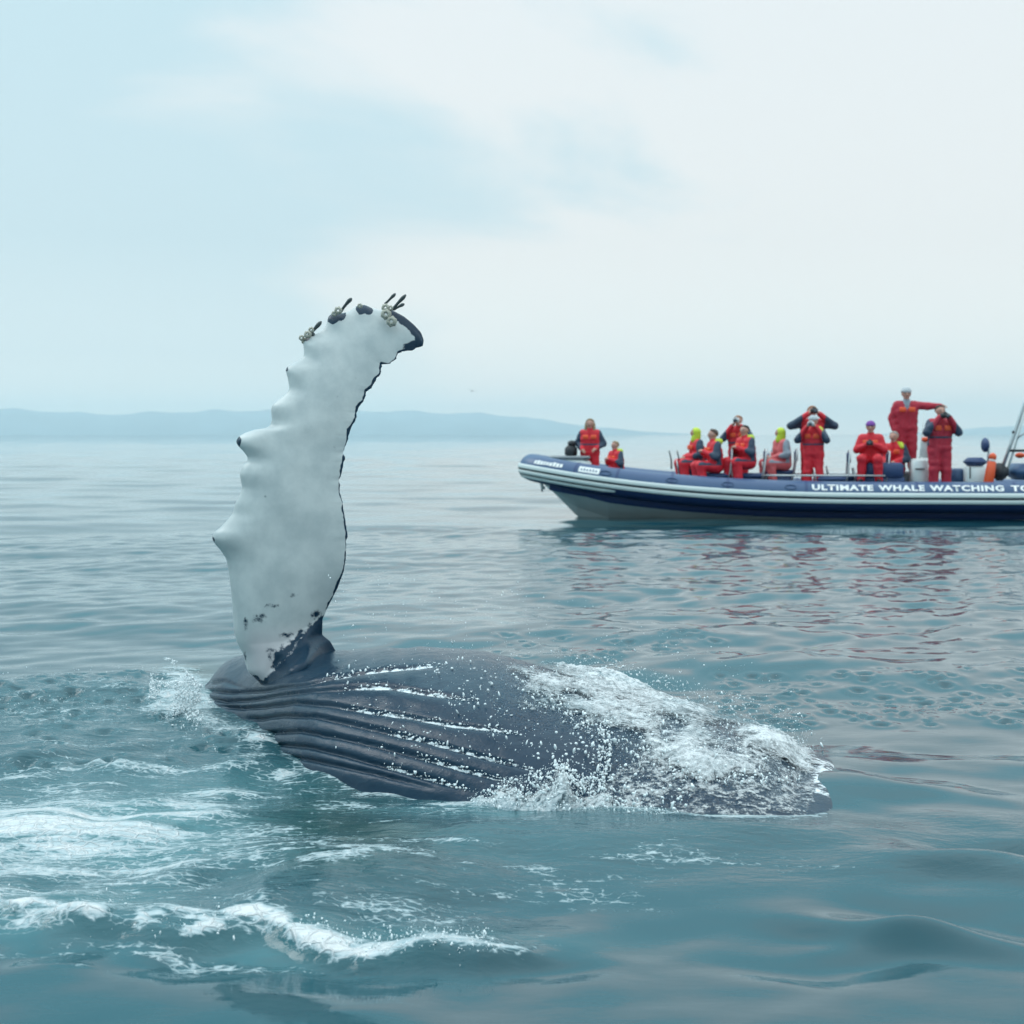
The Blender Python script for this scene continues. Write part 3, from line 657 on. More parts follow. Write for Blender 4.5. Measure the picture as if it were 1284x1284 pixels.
def barnacles():
    M_SH = simple('barnacle_shell', (0.42, 0.42, 0.36), 0.7, 0.35, 60, 0.5, 160)
    M_ST = simple('barnacle_stalk', (0.055, 0.075, 0.080), 0.45, 0.3, 60)
    Yt = 10.40
    def acorn(px, py, r, dy):
        mb = MB(); c = P(px, py, Yt); r = r / F * Yt; c[1] -= dy
        ang = np.linspace(0, 2 * math.pi, 14, endpoint=False); V = []
        for rr, yy in ((1.15, .35), (.95, -.25), (.62, -.62), (.40, -.55), (.28, .0)):
            wob = 1 + .12 * np.sin(ang * 6)
            V.append(np.stack([c[0] + r * rr * wob * np.cos(ang), np.full(14, c[1] + r * yy), c[2] + r * rr * wob * np.sin(ang)], -1))
        V = np.concatenate(V); mb.add(V, grid_quads(5, 14, True))
        link('barnacle', mb.mesh('barnacle'), M_SH, parent=FIN)
    def stalk(pts, r):
        q = np.array([P(a, b, Yt - .02 * i) for i, (a, b) in enumerate(pts)])
        tt = np.linspace(0, len(q) - 1, 9); q = np.stack([np.interp(tt, range(len(q)), q[:, c]) for c in range(3)], 1)
        rr = r / F * Yt * np.array([.9, .8, .75, .8, .85, 1.0, 1.15, 1.0, .35])
        link('gooseneck_barnacle', MB().tube(q, rr, 8).mesh('gooseneck_barnacle'), M_ST, parent=FIN)
    for a in ((383, 428, 4.2, .02), (387, 420, 4.4, .05), (379, 424, 3.2, .04), (391, 414, 3.4, .03), (425, 390, 4.5, .05), (420, 394, 3.2, .05), (485, 395, 6, .07), (492, 404, 6, .08), (484, 386.5, 4.5, .05), (490, 387, 3.2, .04), (452, 384, 3, .04)): acorn(*a)
    for pts, r in (([(387, 421), (395, 412), (403, 403)], 2.6), ([(427, 391), (432, 384), (437, 378), (441, 374)], 2.4), ([(483, 381), (490, 374), (496, 368)], 2.0), ([(492, 388), (500, 379), (509, 369.5)], 2.4), ([(494, 388), (501, 384), (507, 381)], 2.0), ([(389, 424), (393, 417)], 3.0)):
        stalk(pts, r)
barnacles()

# ------------------------------------------------------------------ white water and drops on and round the whale
def whale_hit(us, vs):
    """points of the flank whose picture row and column are nearest to the wanted ones"""
    vis = (WTH > -0.3) & (WTH < 1.75); js = np.where(vis)[0]
    col = WU[:, js[len(js) // 2]]; out = np.zeros((len(us), 3)); nn = np.zeros((len(us), 3)); ok = np.zeros(len(us), bool)
    for k, (u_, v_) in enumerate(zip(us, vs)):
        i = int(np.argmin(np.abs(col - u_))); vv = WV[i, js]; j = int(np.argmin(np.abs(vv - v_)))
        out[k] = WB[i, js[j]]; nn[k] = WN[i, js[j]]; ok[k] = abs(vv[j] - v_) < 3 and abs(col[i] - u_) < 4
    return out, nn, ok

def splash():
    vis = np.where((WTH > -0.3) & (WTH < 1.95))[0]
    B, Nn, U, V = WB[:, vis], WN[:, vis], WU[:, vis], WV[:, vis]
    rows = np.where(U[:, 100] > 600)[0]; B, Nn, U, V = B[rows], Nn[rows], U[rows], V[rows]
    def up2(q):  # finer sheet
        i = np.linspace(0, q.shape[0] - 1, 560); i0 = np.clip(i.astype(int), 0, q.shape[0] - 2); f = (i - i0)[:, None]
        if q.ndim == 3: f = f[..., None]
        return q[i0] * (1 - f) + q[i0 + 1] * f
    B, Nn, U, V = up2(B), up2(Nn), up2(U), up2(V)
    X, Y, Z = B[..., 0], B[..., 1], B[..., 2]
    big = fbm(X * 3.2, Y * 3.2, Z * 3.2, seed=101, octv=4); fine = fbm(X * 13, Y * 13, Z * 13, seed=102, octv=4)
    wu = U + (big - .5) * 60; wv = V + (fbm(X * 3, Y * 3, Z * 3, seed=103) - .5) * 50
    dm = in_poly(wu, wv, TOPFOAM)
    mask = sstep(-30, 26, dm)
    hole = np.maximum(np.exp(-((wu - 842) / 30) ** 2 - ((wv - 912) / 18) ** 2), np.exp(-((wu - 905) / 34) ** 2 - ((wv - 922) / 20) ** 2))
    mask = mask * (1 - .55 * hole)
    ridged = 1 - np.abs(2 * fine - 1); vfine = fbm(X * 34, Y * 34, Z * 34, seed=104, octv=3)
    hgt = .004 + mask ** 1.5 * (0.075 * np.clip(big - .38, 0, 1) + 0.022 * ridged + .014 * vfine)
    hgt *= 1 + .5 * sstep(850, 700, U) * sstep(880, 845, V)
    fade_r = sstep(1034, 1012, U + (fine - .5) * 30); hgt = hgt * (.12 + .88 * sstep(1033, 990, U))
    layers = []
    n, m = U.shape; q = grid_quads(n, m)
    keep = ((dm > -34) | (in_poly(wu, wv, [(790, 935), (870, 955), (960, 965), (1046, 950), (1043, 1026), (900, 1036), (800, 1029), (745, 1004)]) > -20)).ravel()[q].any(1)
    for lay, (k, dc) in enumerate(((1.0, 0.0), (0.45, .12))):
        pos = B + Nn * (hgt * k + .002 * lay)[..., None]; pos[..., 2] += .35 * hgt * mask * k
        layers.append(pos.reshape(-1, 3))
    white = -.05 + .75 * mask + .5 * (fine - .4) - .6 * np.exp(-((wu - 930) / 34) ** 2 - ((wv - 898) / 16) ** 2) - .55 * sstep(1022, 1050, wu)
    vl_ = in_poly(wu, wv, [(790, 935), (870, 955), (960, 965), (1046, 950), (1043, 1026), (900, 1036), (800, 1029), (745, 1004)])
    white = np.maximum(white, .62 * sstep(-10, 15, vl_) * (wu < 1030))
    cov = np.clip(np.maximum(mask * .92 + .9 * (big - .5) * (mask > .05), .54 * sstep(-20, 20, vl_)), 0, 1.2) * np.maximum(mask > .01, vl_ > -20) * (.0 + fade_r)
    me = mesh_np('white_water', np.concatenate(layers), np.concatenate([q[keep], q[keep] + n * m]))
    attr(me, 'white', np.tile(white.ravel(), 2)); attr(me, 'cover', np.concatenate([cov.ravel() * .8, cov.ravel()]))
    link('white_water', me, M_SPLASH, kind='stuff', label='white water pouring over the far flank of the whale')
    # splash thrown up where the flank meets the sea
    n, m = 420, 46
    uu = np.linspace(560, 905, n); cr = np.interp(uu, [560, 590, 615, 640, 670, 690, 700, 712, 730, 752, 760, 775, 800, 840, 880, 905], [1001, 996, 992, 991, 987, 985, 979, 985, 992, 988, 996, 1010, 1016, 1020, 1024, 1029])
    yf = np.interp(uu, ST[:, 0], ST[:, 2]); t = np.linspace(0, 1, m)
    Yw = F * H / (yf - HY)
    UU = uu[:, None] + 0 * t; fine = fbm(UU / 7, t[None] * 9 + 0 * UU, seed=111, octv=4); big = fbm(UU / 22, t[None] * 3 + 0 * UU, seed=112, octv=3)
    yb = Yw[:, None] + .04 + .1 * t; 
    top = (yf - cr)[:, None] * (0.35 + 1.3 * big[:, -1:]) * .9 + 3
    prof = 1 - (1 - t[None]) ** 2
    depth = -.34 * (1 - t[None]) ** 1.3
    Yp = Yw[:, None] + .10 + depth * np.clip(top / 20, .25, 1.1)
    Zp = -.02 + top / F * Yw[:, None] * prof * (0.75 + .5 * fine) + .03 * (big - .5)
    Xp = (UU - CX) / F * Yp + (fine - .5) * .05
    q = grid_quads(n, m); keep = np.ones(len(q), bool)
    me = mesh_np('splash', np.stack([Xp, Yp - (fine - .5) * .07, Zp], -1).reshape(-1, 3), q[keep][:, ::-1]); attr(me, 'white', (.15 + .8 * t[None] * (.3 + fine) + .25 * (big - .3)).ravel()); attr(me, 'cover', ((1.05 - .75 * t[None] ** 2 + .4 * (big - .5)) * sstep(560, 600, UU) * sstep(905, 860, UU)).ravel())
    link('splash', me, M_SPLASH, kind='stuff', label='low white splash along the near flank of the whale')
    # breaking curl at the far left end of the whale
    pts, rad = [], []
    def cloud(poly, cnt, r0, r1, thick, lift=0.0, dens=None):
        """drops scattered through a region above the whale or the sea"""
        poly = np.array(poly, float); lo, hi = poly.min(0), poly.max(0)
        a = RNG.uniform(lo[0], hi[0], cnt * 4); b = RNG.uniform(lo[1], hi[1], cnt * 4)
        d = in_poly(a, b, [tuple(p) for p in poly]); k = d > 0
        if dens is not None: k &= RNG.uniform(0, 1, len(a)) < dens(a, b)
        a, b = a[k][:cnt], b[k][:cnt]
        hp, hn, ok = whale_hit(a, b)
        yw = np.where(b > 600, F * H / np.maximum(b - HY, 40), 10)
        yw = np.where(ok, hp[:, 1], np.minimum(yw, 10.4))
        yy = yw - RNG.uniform(0, thick, len(a)) - lift
        r = r0 * (r1 / r0) ** (RNG.uniform(0, 1, len(a)) ** 2.8)
        p = np.stack([(a - CX) / F * yy, yy, H - (b - HY) / F * yy], 1)
        keep = p[:, 2] > -.01
        pts.append(p[keep]); rad.append(r[keep])
    # sparkle of drops over the flank, thick over the shoulder, thin elsewhere
    cloud([(560, 800), (660, 815), (720, 880), (820, 960), (870, 1010), (740, 1005), (700, 970), (640, 940), (560, 900), (540, 850)], 620, .0011, .0095, .25)
    cloud([(720, 900), (870, 985), (860, 1022), (760, 1010), (700, 960)], 480, .0013, .010, .2)
    cloud([(420, 820), (640, 820), (640, 990), (420, 940)], 280, .0012, .008, .1)
    cloud([(400, 700), (640, 720), (900, 800), (1010, 870), (900, 880), (640, 815), (430, 815)], 420, .0012, .006, 1.2)
    cloud([(640, 845), (700, 822), (760, 822), (850, 850), (1000, 890), (1035, 930), (1000, 985), (860, 980), (760, 930), (660, 885)], 3600, .0014, .009, .12)
    cloud([(585, 1000), (640, 974), (700, 958), (720, 978), (752, 972), (770, 1000), (840, 1016), (820, 1026), (600, 1012)], 2200, .0014, .008, .25)
    cloud([(752, 900), (764, 900), (768, 985), (748, 990)], 160, .003, .011, .06)
    cloud([(690, 958), (704, 950), (740, 985), (730, 992)], 120, .003, .011, .06)
    clump = lambda a, b: sstep(.42, .62, fbm(a / 16, b / 11, seed=131, octv=3))
    cloud([(190, 836), (206, 824), (222, 828), (240, 848), (262, 866), (270, 892), (250, 905), (200, 900), (185, 880)], 2600, .0014, .010, .2, dens=clump)
    cloud([(240, 885), (300, 900), (345, 940), (360, 965), (300, 960), (200, 900)], 700, .0014, .008, .1)
    cloud([(415, 640), (436, 640), (436, 740), (405, 760), (415, 700)], 90, .0018, .0045, .02, lift=-.05)
    p, r = np.concatenate(pts), np.concatenate(rad)
    link('water_drops', blobs('water_drops', p, r, .2), M_DROP, kind='stuff', label='white drops of spray flying over the whale and beading on its skin')
    # beads in the throat grooves
    pts, rad = [], []
    for gi, s0 in ((1, 400), (2, 430), (3, 430), (4, 480), (5, 520), (6, 480)):
        g = np.array(GROOVES[gi], float); cnt = int((g[-1, 0] - s0) * 0.9)
        a = RNG.uniform(s0, g[-1, 0], cnt); b = np.interp(a, g[:, 0], g[:, 1]) - 1.5 + RNG.normal(0, 1.5, cnt)
        hp, hn, ok = whale_hit(a, b); pts.append((hp + hn * .004)[ok]); rad.append((.0018 * (5.0 ** (RNG.uniform(0, 1, cnt) ** 2.2)))[ok])
    link('groove_beads', blobs('groove_beads', np.concatenate(pts), np.concatenate(rad), .25), M_DROP, kind='stuff', label='white beads of water strung along the throat grooves')
    # bubbles and dark splats left of the whale and on the foam edge
    a = np.concatenate([RNG.uniform(0, 620, 900), RNG.uniform(0, 250, 260)]); b = np.interp(a, ridge_u, ridge_v) + RNG.normal(-10, 9, len(a)); b[900:] = RNG.uniform(840, 900, 260)
    yy = F * H / (b - HY); p = np.stack([(a - CX) / F * yy, yy, np.full(len(a), .02) + RNG.uniform(0, .03, len(a))], 1)
    p[900:, 2] -= .015
    link('foam_bubbles', blobs('foam_bubbles', p, .0014 * 4 ** RNG.uniform(0, 1, len(a)) ** 2, .15), M_DROP, kind='stuff', label='bubbles along the rolling foam edge in the foreground')
splash()

# ------------------------------------------------------------------ boat
PSI = math.radians(5.7)
YB = 35.8; XB = (651 - CX) / F * YB
CP, SP = math.cos(PSI), math.sin(PSI)
def BL(px, py, yoff):
    """boat coordinates (x from the bow aft, y away from the viewer, z up) of a picture point on a lengthwise plane"""
    k = (px - CX) / F; Y = (yoff + XB * SP + YB * CP) / (k * SP + CP)
    X = k * Y; rx, ry = X - XB, Y - YB
    return np.array([rx * CP - ry * SP, rx * SP + ry * CP, H - (py - HY) / F * Y])
def BW(p): return np.array([XB + p[0] * CP + p[1] * SP, YB - p[0] * SP + p[1] * CP, p[2]])

M_NAVY = simple('navy_tube', (0.036, 0.088, 0.190), 0.42, 0.12, 3, 0.08, 14)
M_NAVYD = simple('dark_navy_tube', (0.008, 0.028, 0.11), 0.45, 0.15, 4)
M_WHITE = simple('white_gelcoat', (0.62, 0.68, 0.68), 0.35, 0.08, 4)
M_STRAKE = simple('white_rubber', (0.66, 0.72, 0.71), 0.55, 0.06, 5)
M_GREY = simple('grey_deck', (0.20, 0.23, 0.25), 0.7, 0.15, 8)
M_DARK = simple('dark_rubber', (0.018, 0.022, 0.028), 0.6, 0.2, 9)
M_STEEL = simple('brushed_tube', (0.52, 0.55, 0.56), 0.3, 0.08, 20, metal=0.8)
M_CUSH = simple('navy_cushion', (0.022, 0.055, 0.150), 0.55, 0.15, 9, 0.15, 25)
M_ORANGE = simple('orange_plastic', (0.75, 0.09, 0.02), 0.4, 0.1, 9)
M_TEXT = simple('white_print', (0.80, 0.82, 0.82), 0.55, 0.03, 9)
def tube_r(x): return 0.30 + 0.03 * sstep(0, 5, x)
def tube_zc(x): return 0.47 + 0.60 * (np.clip((8 - x) / 7.7, 0, 1)) ** 2.5
def tube_b(x): return 1.15 * np.sqrt(np.clip(1 - (np.clip((4.2 - x) / 3.9, 0, 1)) ** 2.4, 0, 1))
def u_path(n_side=34, n_bow=22, xs=15.2):
    a = np.linspace(0, math.pi / 2, n_bow)
    xb = 4.2 - 3.9 * np.sin(a) ** (2 / 2.4); yb = -1.15 * np.cos(a)
    x = np.concatenate([np.linspace(xs, 4.25, n_side), xb]); y = np.concatenate([np.full(n_side, -1.15), yb])
    return np.stack([np.concatenate([x, x[-2::-1]]), np.concatenate([y, -y[-2::-1]]), np.concatenate([tube_zc(x), tube_zc(x)[-2::-1]])], 1)
def path_frames(p):
    t = np.gradient(p, axis=0); t /= np.linalg.norm(t, axis=1)[:, None]
    out = np.stack([t[:, 1], -t[:, 0], 0 * t[:, 0]], 1) * -1.0
    c = p.copy(); c[:, 2] = 0
    s = np.sign(((p - np.array([4.5, 0, 0])) * out)[:, :2].sum(1)); out *= s[:, None]
    out /= np.linalg.norm(out, axis=1)[:, None]
    upv = np.cross(t, out); upv *= np.sign(upv[:, 2:3])
    return t, out, upv

def boat():
    root = link('inflatable_boat', None, None, label='navy and white rigid inflatable tour boat carrying people in red suits', cat='boat', loc=(XB, YB, 0))
    root.rotation_euler = (0, 0, -PSI)
    p = u_path(); t, out, upv = path_frames(p); r = tube_r(p[:, 0]); n = len(p)
    seg = 40; ang = np.arange(seg) / seg * 2 * math.pi
    ring = p[:, None] + r[:, None, None] * (np.cos(ang)[None, :, None] * out[:, None] + np.sin(ang)[None, :, None] * upv[:, None])
    v = ring.reshape(-1, 3); v = np.concatenate([v, p[:1] + (.55, 0, 0), p[-1:] + (.55, 0, 0)]); k = np.arange(seg); k2 = (k + 1) % seg
    tr = np.concatenate([np.stack([np.full(seg, n * seg), k2, k], 1), np.stack([np.full(seg, n * seg + 1), (n - 1) * seg + k, (n - 1) * seg + k2], 1)])
    q = grid_quads(n, seg, True)[:, ::-1]
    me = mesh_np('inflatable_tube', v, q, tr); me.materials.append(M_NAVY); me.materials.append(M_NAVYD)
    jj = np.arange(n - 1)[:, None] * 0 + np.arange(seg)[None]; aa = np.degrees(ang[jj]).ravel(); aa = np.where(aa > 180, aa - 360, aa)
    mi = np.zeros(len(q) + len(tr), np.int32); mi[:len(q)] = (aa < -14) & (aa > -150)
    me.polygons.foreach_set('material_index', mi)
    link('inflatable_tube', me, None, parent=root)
    # fabric seams round the tube
    for x0 in (1.3, 2.2, 3.35, 4.6, 6.4, 8.4, 10.4, 12.4):
        for sd_ in (0, 1):
            i = int(np.argmin(np.abs(p[:n // 2, 0] - x0))); i = i if sd_ == 0 else n - 1 - i
            a2 = np.linspace(math.radians(15), math.radians(165), 20)
            c = p[i] + (r[i] + .004) * (np.cos(a2)[:, None] * out[i] + np.sin(a2)[:, None] * upv[i])
            V = np.concatenate([c - t[i] * .03, c + t[i] * .03]); k = np.arange(19)
            link('seam_band', mesh_np('seam_band', V, np.stack([k, k + 1, k + 21, k + 20], 1)), M_NAVYD if x0 > 99 else M_CUSH, parent=root)
    # rubbing strakes
    def strake(phi, hgt, thick, m, x_end=None, x_max=None):
        rows = []
        for i in range(n):
            fade = 1.0
            if x_end is not None: fade = float(sstep(x_end, x_end - .25, p[i, 0]))
            nrm = math.cos(phi) * out[i] + math.sin(phi) * upv[i]; tg = -math.sin(phi) * out[i] + math.cos(phi) * upv[i]
            c = p[i] + nrm * (r[i] - .006)
            rows.append([c + tg * a * hgt * (.3 + .7 * fade) + nrm * b * thick * fade for a, b in ((-.5, 0), (-.46, .7), (-.3, 1), (.3, 1), (.46, .7), (.5, 0), (0, -.4))])
        rows = np.array(rows); sel = np.ones(n, bool) if x_end is None else p[:, 0] < x_end + .05
        rows = rows[sel]
        link('rubbing_strake', mesh_np('rubbing_strake', rows.reshape(-1, 3), grid_quads(len(rows), 7, True)), m, parent=root)
    strake(math.radians(9), .105, .035, M_STRAKE); strake(math.radians(-15), .095, .035, M_STRAKE); strake(math.radians(-3.2), .022, .03, M_DARK)
    strake(math.radians(-37), .085, .03, M_STRAKE, x_end=2.35); strake(math.radians(-26), .025, .03, M_DARK, x_end=2.3)
    # hull
    xs = np.concatenate([np.linspace(.42, 1.4, 14), np.linspace(1.55, 15.2, 30)]); V = []
    for x in xs:
        zk = np.interp(x, [.42, .62, .9, 1.3, 2.0, 3.5, 15.2], [.86, .66, .38, -.02, -.30, -.48, -.5])
        b = float(tube_b(x)); zt = float(tube_zc(x)) - .12; bc = b * .93 + .05
        zch = max(zk + .02, zt - .30 - .05 * (x > 2)); w_ = .25 if x < .6 else 1
        half = [(0, zk), (bc * .30, zk + (zch - zk) * .42), (bc * .62, zk + (zch - zk) * .72), (bc * .90, zch), (bc * .93, zch + .05), (bc, zt)]
        V.append([(x, -y, z) for y, z in half[::-1]] + [(x, y, z) for y, z in half[1:]])
    V = np.array(V); me = mesh_np('hull', V.reshape(-1, 3), grid_quads(len(xs), V.shape[1]), smooth=False)
    me.materials.append(M_WHITE); me.materials.append(M_NAVYD)
    nf = (len(xs) - 1) * (V.shape[1] - 1); fi = np.arange(nf); strip = fi % (V.shape[1] - 1); col_ = fi // (V.shape[1] - 1)
    me.polygons.foreach_set('material_index', (((strip <= 1) | (strip >= 8)) & (xs[col_] > .7)).astype(np.int32))
    link('hull', me, None, parent=root)
    mb = MB(); zs = []
    xd = np.concatenate([np.linspace(.9, 4.2, 12), np.linspace(4.6, 15.0, 12)]); Vd = []
    for x in xd:
        b = max(.05, float(tube_b(x)) - .1); zd = .5 + .25 * sstep(3.5, .8, x); Vd += [(x, -b, zd), (x, 0, zd + .02), (x, b, zd)]
    link('deck', mesh_np('deck', Vd, grid_quads(len(xd), 3)), M_GREY, parent=root)
    # bow locker with soft top
    mb = MB(); c = BL(698, 581, 0); mb.box((1.15, 0, 1.06), (.95, .85, .42), bev=.25); link('bow_locker', mb.mesh('bow_locker'), M_WHITE, parent=root)
    mb = MB().box((1.15, 0, 1.29), (.9, .8, .07), bev=.4); link('locker_pad', mb.mesh('locker_pad'), M_GREY, parent=root)
    # lifting eye under the bow
    mb = MB().tube([(.52, 0, .80), (.50, 0, .70), (.53, 0, .62), (.58, 0, .60)], .035, 8).tube([(.50, 0, .66), (.52, 0, .52)], .022, 8); link('bow_eye', mb.mesh('bow_eye'), M_STEEL, parent=root)
    # carrying handles on the tube
    for px in (757, 842, 918, 1000):
        x = BL(px, 606, -1.4)[0]; i = int(np.argmin(np.abs(p[:n // 2, 0] - x))); a = math.radians(36)
        nr = math.cos(a) * out[i] + math.sin(a) * upv[i]; tg = -math.sin(a) * out[i] + math.cos(a) * upv[i]; c = p[i] + nr * (r[i] + .006)
        th = np.linspace(0, 2 * math.pi, 17); loop = [c + t[i] * .12 * math.cos(q_) + tg * .055 * math.sin(q_) for q_ in th]
        link('grab_handle', MB().tube(loop, .010, 6, caps=False).mesh('grab_handle'), M_NAVY, parent=root)
    # lettering on the tube
    def lettering(txt, x0, x1, phi, hgt, mat=M_TEXT, bold=.018, flat=False):
        cu = bpy.data.curves.new('letters', 'FONT'); cu.body = txt; cu.size = 1.0; cu.offset = bold; cu.space_character = 1.13; cu.space_word = 1.35; cu.resolution_u = 3
        ob = bpy.data.objects.new('letters', cu); COL.objects.link(ob)
        dg = bpy.context.evaluated_depsgraph_get(); me = bpy.data.meshes.new_from_object(ob.evaluated_get(dg)); bpy.data.objects.remove(ob)
        co = np.zeros(len(me.vertices) * 3, np.float32); me.vertices.foreach_get('co', co); co = co.reshape(-1, 3)
        w0, w1 = co[:, 0].min(), co[:, 0].max(); h0, h1 = co[:, 1].min(), co[:, 1].max()
        X = x0 + (co[:, 0] - w0) / (w1 - w0) * (x1 - x0); A = phi + (co[:, 1] - h0) / (h1 - h0) * hgt / .33
        i = np.interp(X, p[:n // 2 + 1, 0][::-1], np.arange(n // 2 + 1)[::-1]); i0 = np.clip(i.astype(int), 0, n - 2); f = (i - i0)[:, None]
        lerp = lambda q_: q_[i0] * (1 - f) + q_[i0 + 1] * f
        o_, u_, c_ = lerp(out), lerp(upv), lerp(p); rr = np.interp(X, [0, 5], [.3, .33]) + .009
        co = c_ + rr[:, None] * (np.cos(A)[:, None] * o_ + np.sin(A)[:, None] * u_)
        me.vertices.foreach_set('co', co.astype(np.float32).ravel()); me.update()
        me.name = 'lettering'; link('lettering', me, mat, parent=root)
    xa = BL(1018, 611, -1.42)[0]; xb_ = BL(1259, 611, -1.42)[0]
    lettering('ULTIMATE WHALE WATCHING', xa, xb_, math.radians(25), .155, bold=.042)
    xt = BL(1268, 611, -1.42)[0]; lettering('TOURS', xt, xt + .92, math.radians(25), .155, bold=.042)
    # worn white marks on the bow
    def patch(x0, x1, a0, a1, mat, lift):
        X = np.linspace(x0, x1, 8); V = []
        for x in X:
            i = np.interp(x, p[:n // 2 + 1, 0][::-1], np.arange(n // 2 + 1)[::-1]); i0 = min(int(i), n - 2); f = i - i0
            c = p[i0] * (1 - f) + p[i0 + 1] * f; o_ = out[i0] * (1 - f) + out[i0 + 1] * f; u_ = upv[i0] * (1 - f) + upv[i0 + 1] * f
            for A in np.linspace(a0, a1, 5): V.append(c + (np.interp(x, [0, 5], [.3, .33]) + lift) * (math.cos(A) * o_ + math.sin(A) * u_))
        return V, grid_quads(8, 5)
    xs0, xs1 = BL(677, 583, -.95)[0], BL(709, 589, -1.1)[0]
    mb = MB(); rg = np.random.default_rng(3); x = xs0
    while x < xs1:
        wd = rg.uniform(.035, .06); a0 = math.radians(27); a1 = math.radians(50)
        mb.add(*patch(x, min(x + wd, xs1), a0 + rg.uniform(0, .1), a1 - rg.uniform(0, .12), None, .006)); x += wd + .014
    link('worn_lettering', mb.mesh('worn_lettering'), M_TEXT, parent=root)
    xs0, xs1 = BL(728, 589, -1.2)[0], BL(753, 594, -1.25)[0]
    mb = MB().add(*patch(xs0, xs1, math.radians(25), math.radians(52), None, .006)); pl = link('name_patch', mb.mesh('name_patch'), M_TEXT, parent=root)
    mb = MB(); x = xs0 + .04
    while x < xs1 - .06:
        mb.add(*patch(x, x + .03, math.radians(33), math.radians(45) - rg.uniform(0, .08), None, .010)); x += .062
    link('worn_print', mb.mesh('worn_print'), M_NAVY, parent=pl)
    # jockey seats with tube backrests
    def jockey(x, y, ztop, zback, rz=0):
        mb = MB().box((x, y, (ztop + .5) / 2 - .03), (.62, .36, ztop - .5 - .06), bev=.18, taper=.85); s_ = link('jockey_seat', mb.mesh('jockey_seat'), M_CUSH, parent=root)
        link('seat_cushion', MB().box((x, y, ztop - .02), (.66, .34, .12), bev=.4).mesh('seat_cushion'), M_CUSH, parent=s_)
        xb2 = x + .30; fr = [(xb2 - .06, y - .17, ztop - .25), (xb2 + .02, y - .18, ztop + .1), (xb2 + .06, y - .17, zback - .05), (xb2 + .065, y - .10, zback), (xb2 + .065, y + .10, zback), (xb2 + .06, y + .17, zback - .05), (xb2 + .02, y + .18, ztop + .1), (xb2 - .06, y + .17, ztop - .25)]
        link('backrest_frame', MB().tube(fr, .021, 8).mesh('backrest_frame'), M_STEEL, parent=s_)
        link('backrest_pad', MB().box((xb2 + .05, y, zback - .16), (.07, .30, .24), bev=.4).mesh('backrest_pad'), M_CUSH, parent=s_)
        # grab rail in front of the rider
        fx = x - .34; link('grab_rail', MB().tube([(fx, y - .12, ztop - .2), (fx - .06, y - .13, ztop + .22), (fx - .06, y + .13, ztop + .22), (fx, y + .12, ztop - .2)], .017, 8).mesh('grab_rail'), M_STEEL, parent=s_)
    global SEATS; SEATS = []
    for px, py_, yo, bt in ((871, 590, .45, 560), (897, 596, -.55, 562), (939, 596, -.55, 563), (978, 592, .45, 563), (1093, 600, -.40, 566), (1016, 600, -.5, 565), (925, 596, .5, 566), (1060, 598, -.15, 566)):
        c = BL(px, py_, yo); zt = BL(px, py_ - 4, yo)[2]; zb = BL(px, bt, yo)[2]
        jockey(c[0] + (.12 if px in (1016,) else 0.0) + (.35 if px in (1016, 925) else 0), yo, zt - .06, zb); SEATS.append((px, c[0], yo, zt))
    # bench in front of the console
    c0, c1 = BL(1085, 592, -.55), BL(1133, 592, -.55); zt, zb = BL(1110, 580, -.55)[2], BL(1110, 600, -.55)[2]
    mb = MB().box(((c0[0] + c1[0]) / 2, -.55, (zt + zb) / 2), (c1[0] - c0[0], .16, zt - zb), bev=.35); link('bench_backrest', mb.mesh('bench_backrest'), M_CUSH, parent=root)
    mb = MB().box(((c0[0] + c1[0]) / 2, -.36, .70), (c1[0] - c0[0] + .05, .45, .40), bev=.1); link('bench_box', mb.mesh('bench_box'), M_CUSH, parent=root)
    # platform where the tall person stands
    cp = BL(1140, 590, .55); link('step_box', MB().box((cp[0], .55, .74), (.8, .6, .48), bev=.08).mesh('step_box'), M_GREY, parent=root)
    # white console box and instrument post
    cc = BL(1152, 590, .0); zt = BL(1152, 575, .0)[2]
    co = link('console', MB().box((cc[0], .0, (zt + .5) / 2), (.38, .6, zt - .5), bev=.16, taper=.92).mesh('console'), M_WHITE, parent=root)
    link('console_slot', MB().box((cc[0] - .02, -.305, zt - .22), (.2, .02, .03), bev=.3).mesh('console_slot'), M_DARK, parent=co)
    a = BL(1151, 600, .15); b = BL(1159, 515, .15); link('antenna', MB().tube([a, (a + b) / 2, b], [.022, .016, .008], 8).mesh('antenna'), M_WHITE, parent=root)
    a = BL(1158, 575, .1); link('instrument_board', MB().box((a[0] + .06, .1, BL(1160, 562, .1)[2]), (.22, .05, .42), bev=.25).mesh('instrument_board'), M_WHITE, parent=co)
    a = BL(1160, 551, .1); link('orange_beacon', MB().box((a[0], .08, a[2]), (.16, .12, .10), bev=.3).mesh('orange_beacon'), M_ORANGE, parent=root)
    # blue storage side beside the helm
    a = BL(1200, 597, .2); link('side_locker', MB().box((a[0], .2, .86), (.34, .5, .4), bev=.15).mesh('side_locker'), M_NAVY, parent=root)
    # helm seat
    a0, a1 = BL(1209, 590, -.2), BL(1236, 590, -.2); xm = (a0[0] + a1[0]) / 2; zt = BL(1220, 582, -.2)[2]; wd = a1[0] - a0[0]
    hs = link('helm_seat', MB().box((xm + .03, -.2, (zt + .5) / 2 - .03), (wd * 1.1, .5, zt - .5 - .05), bev=.08).mesh('helm_seat'), M_WHITE, parent=root)
    link('seat_cushion', MB().box((xm, -.2, zt + .05), (wd, .5, .19), bev=.45).mesh('seat_cushion'), M_CUSH, parent=hs)
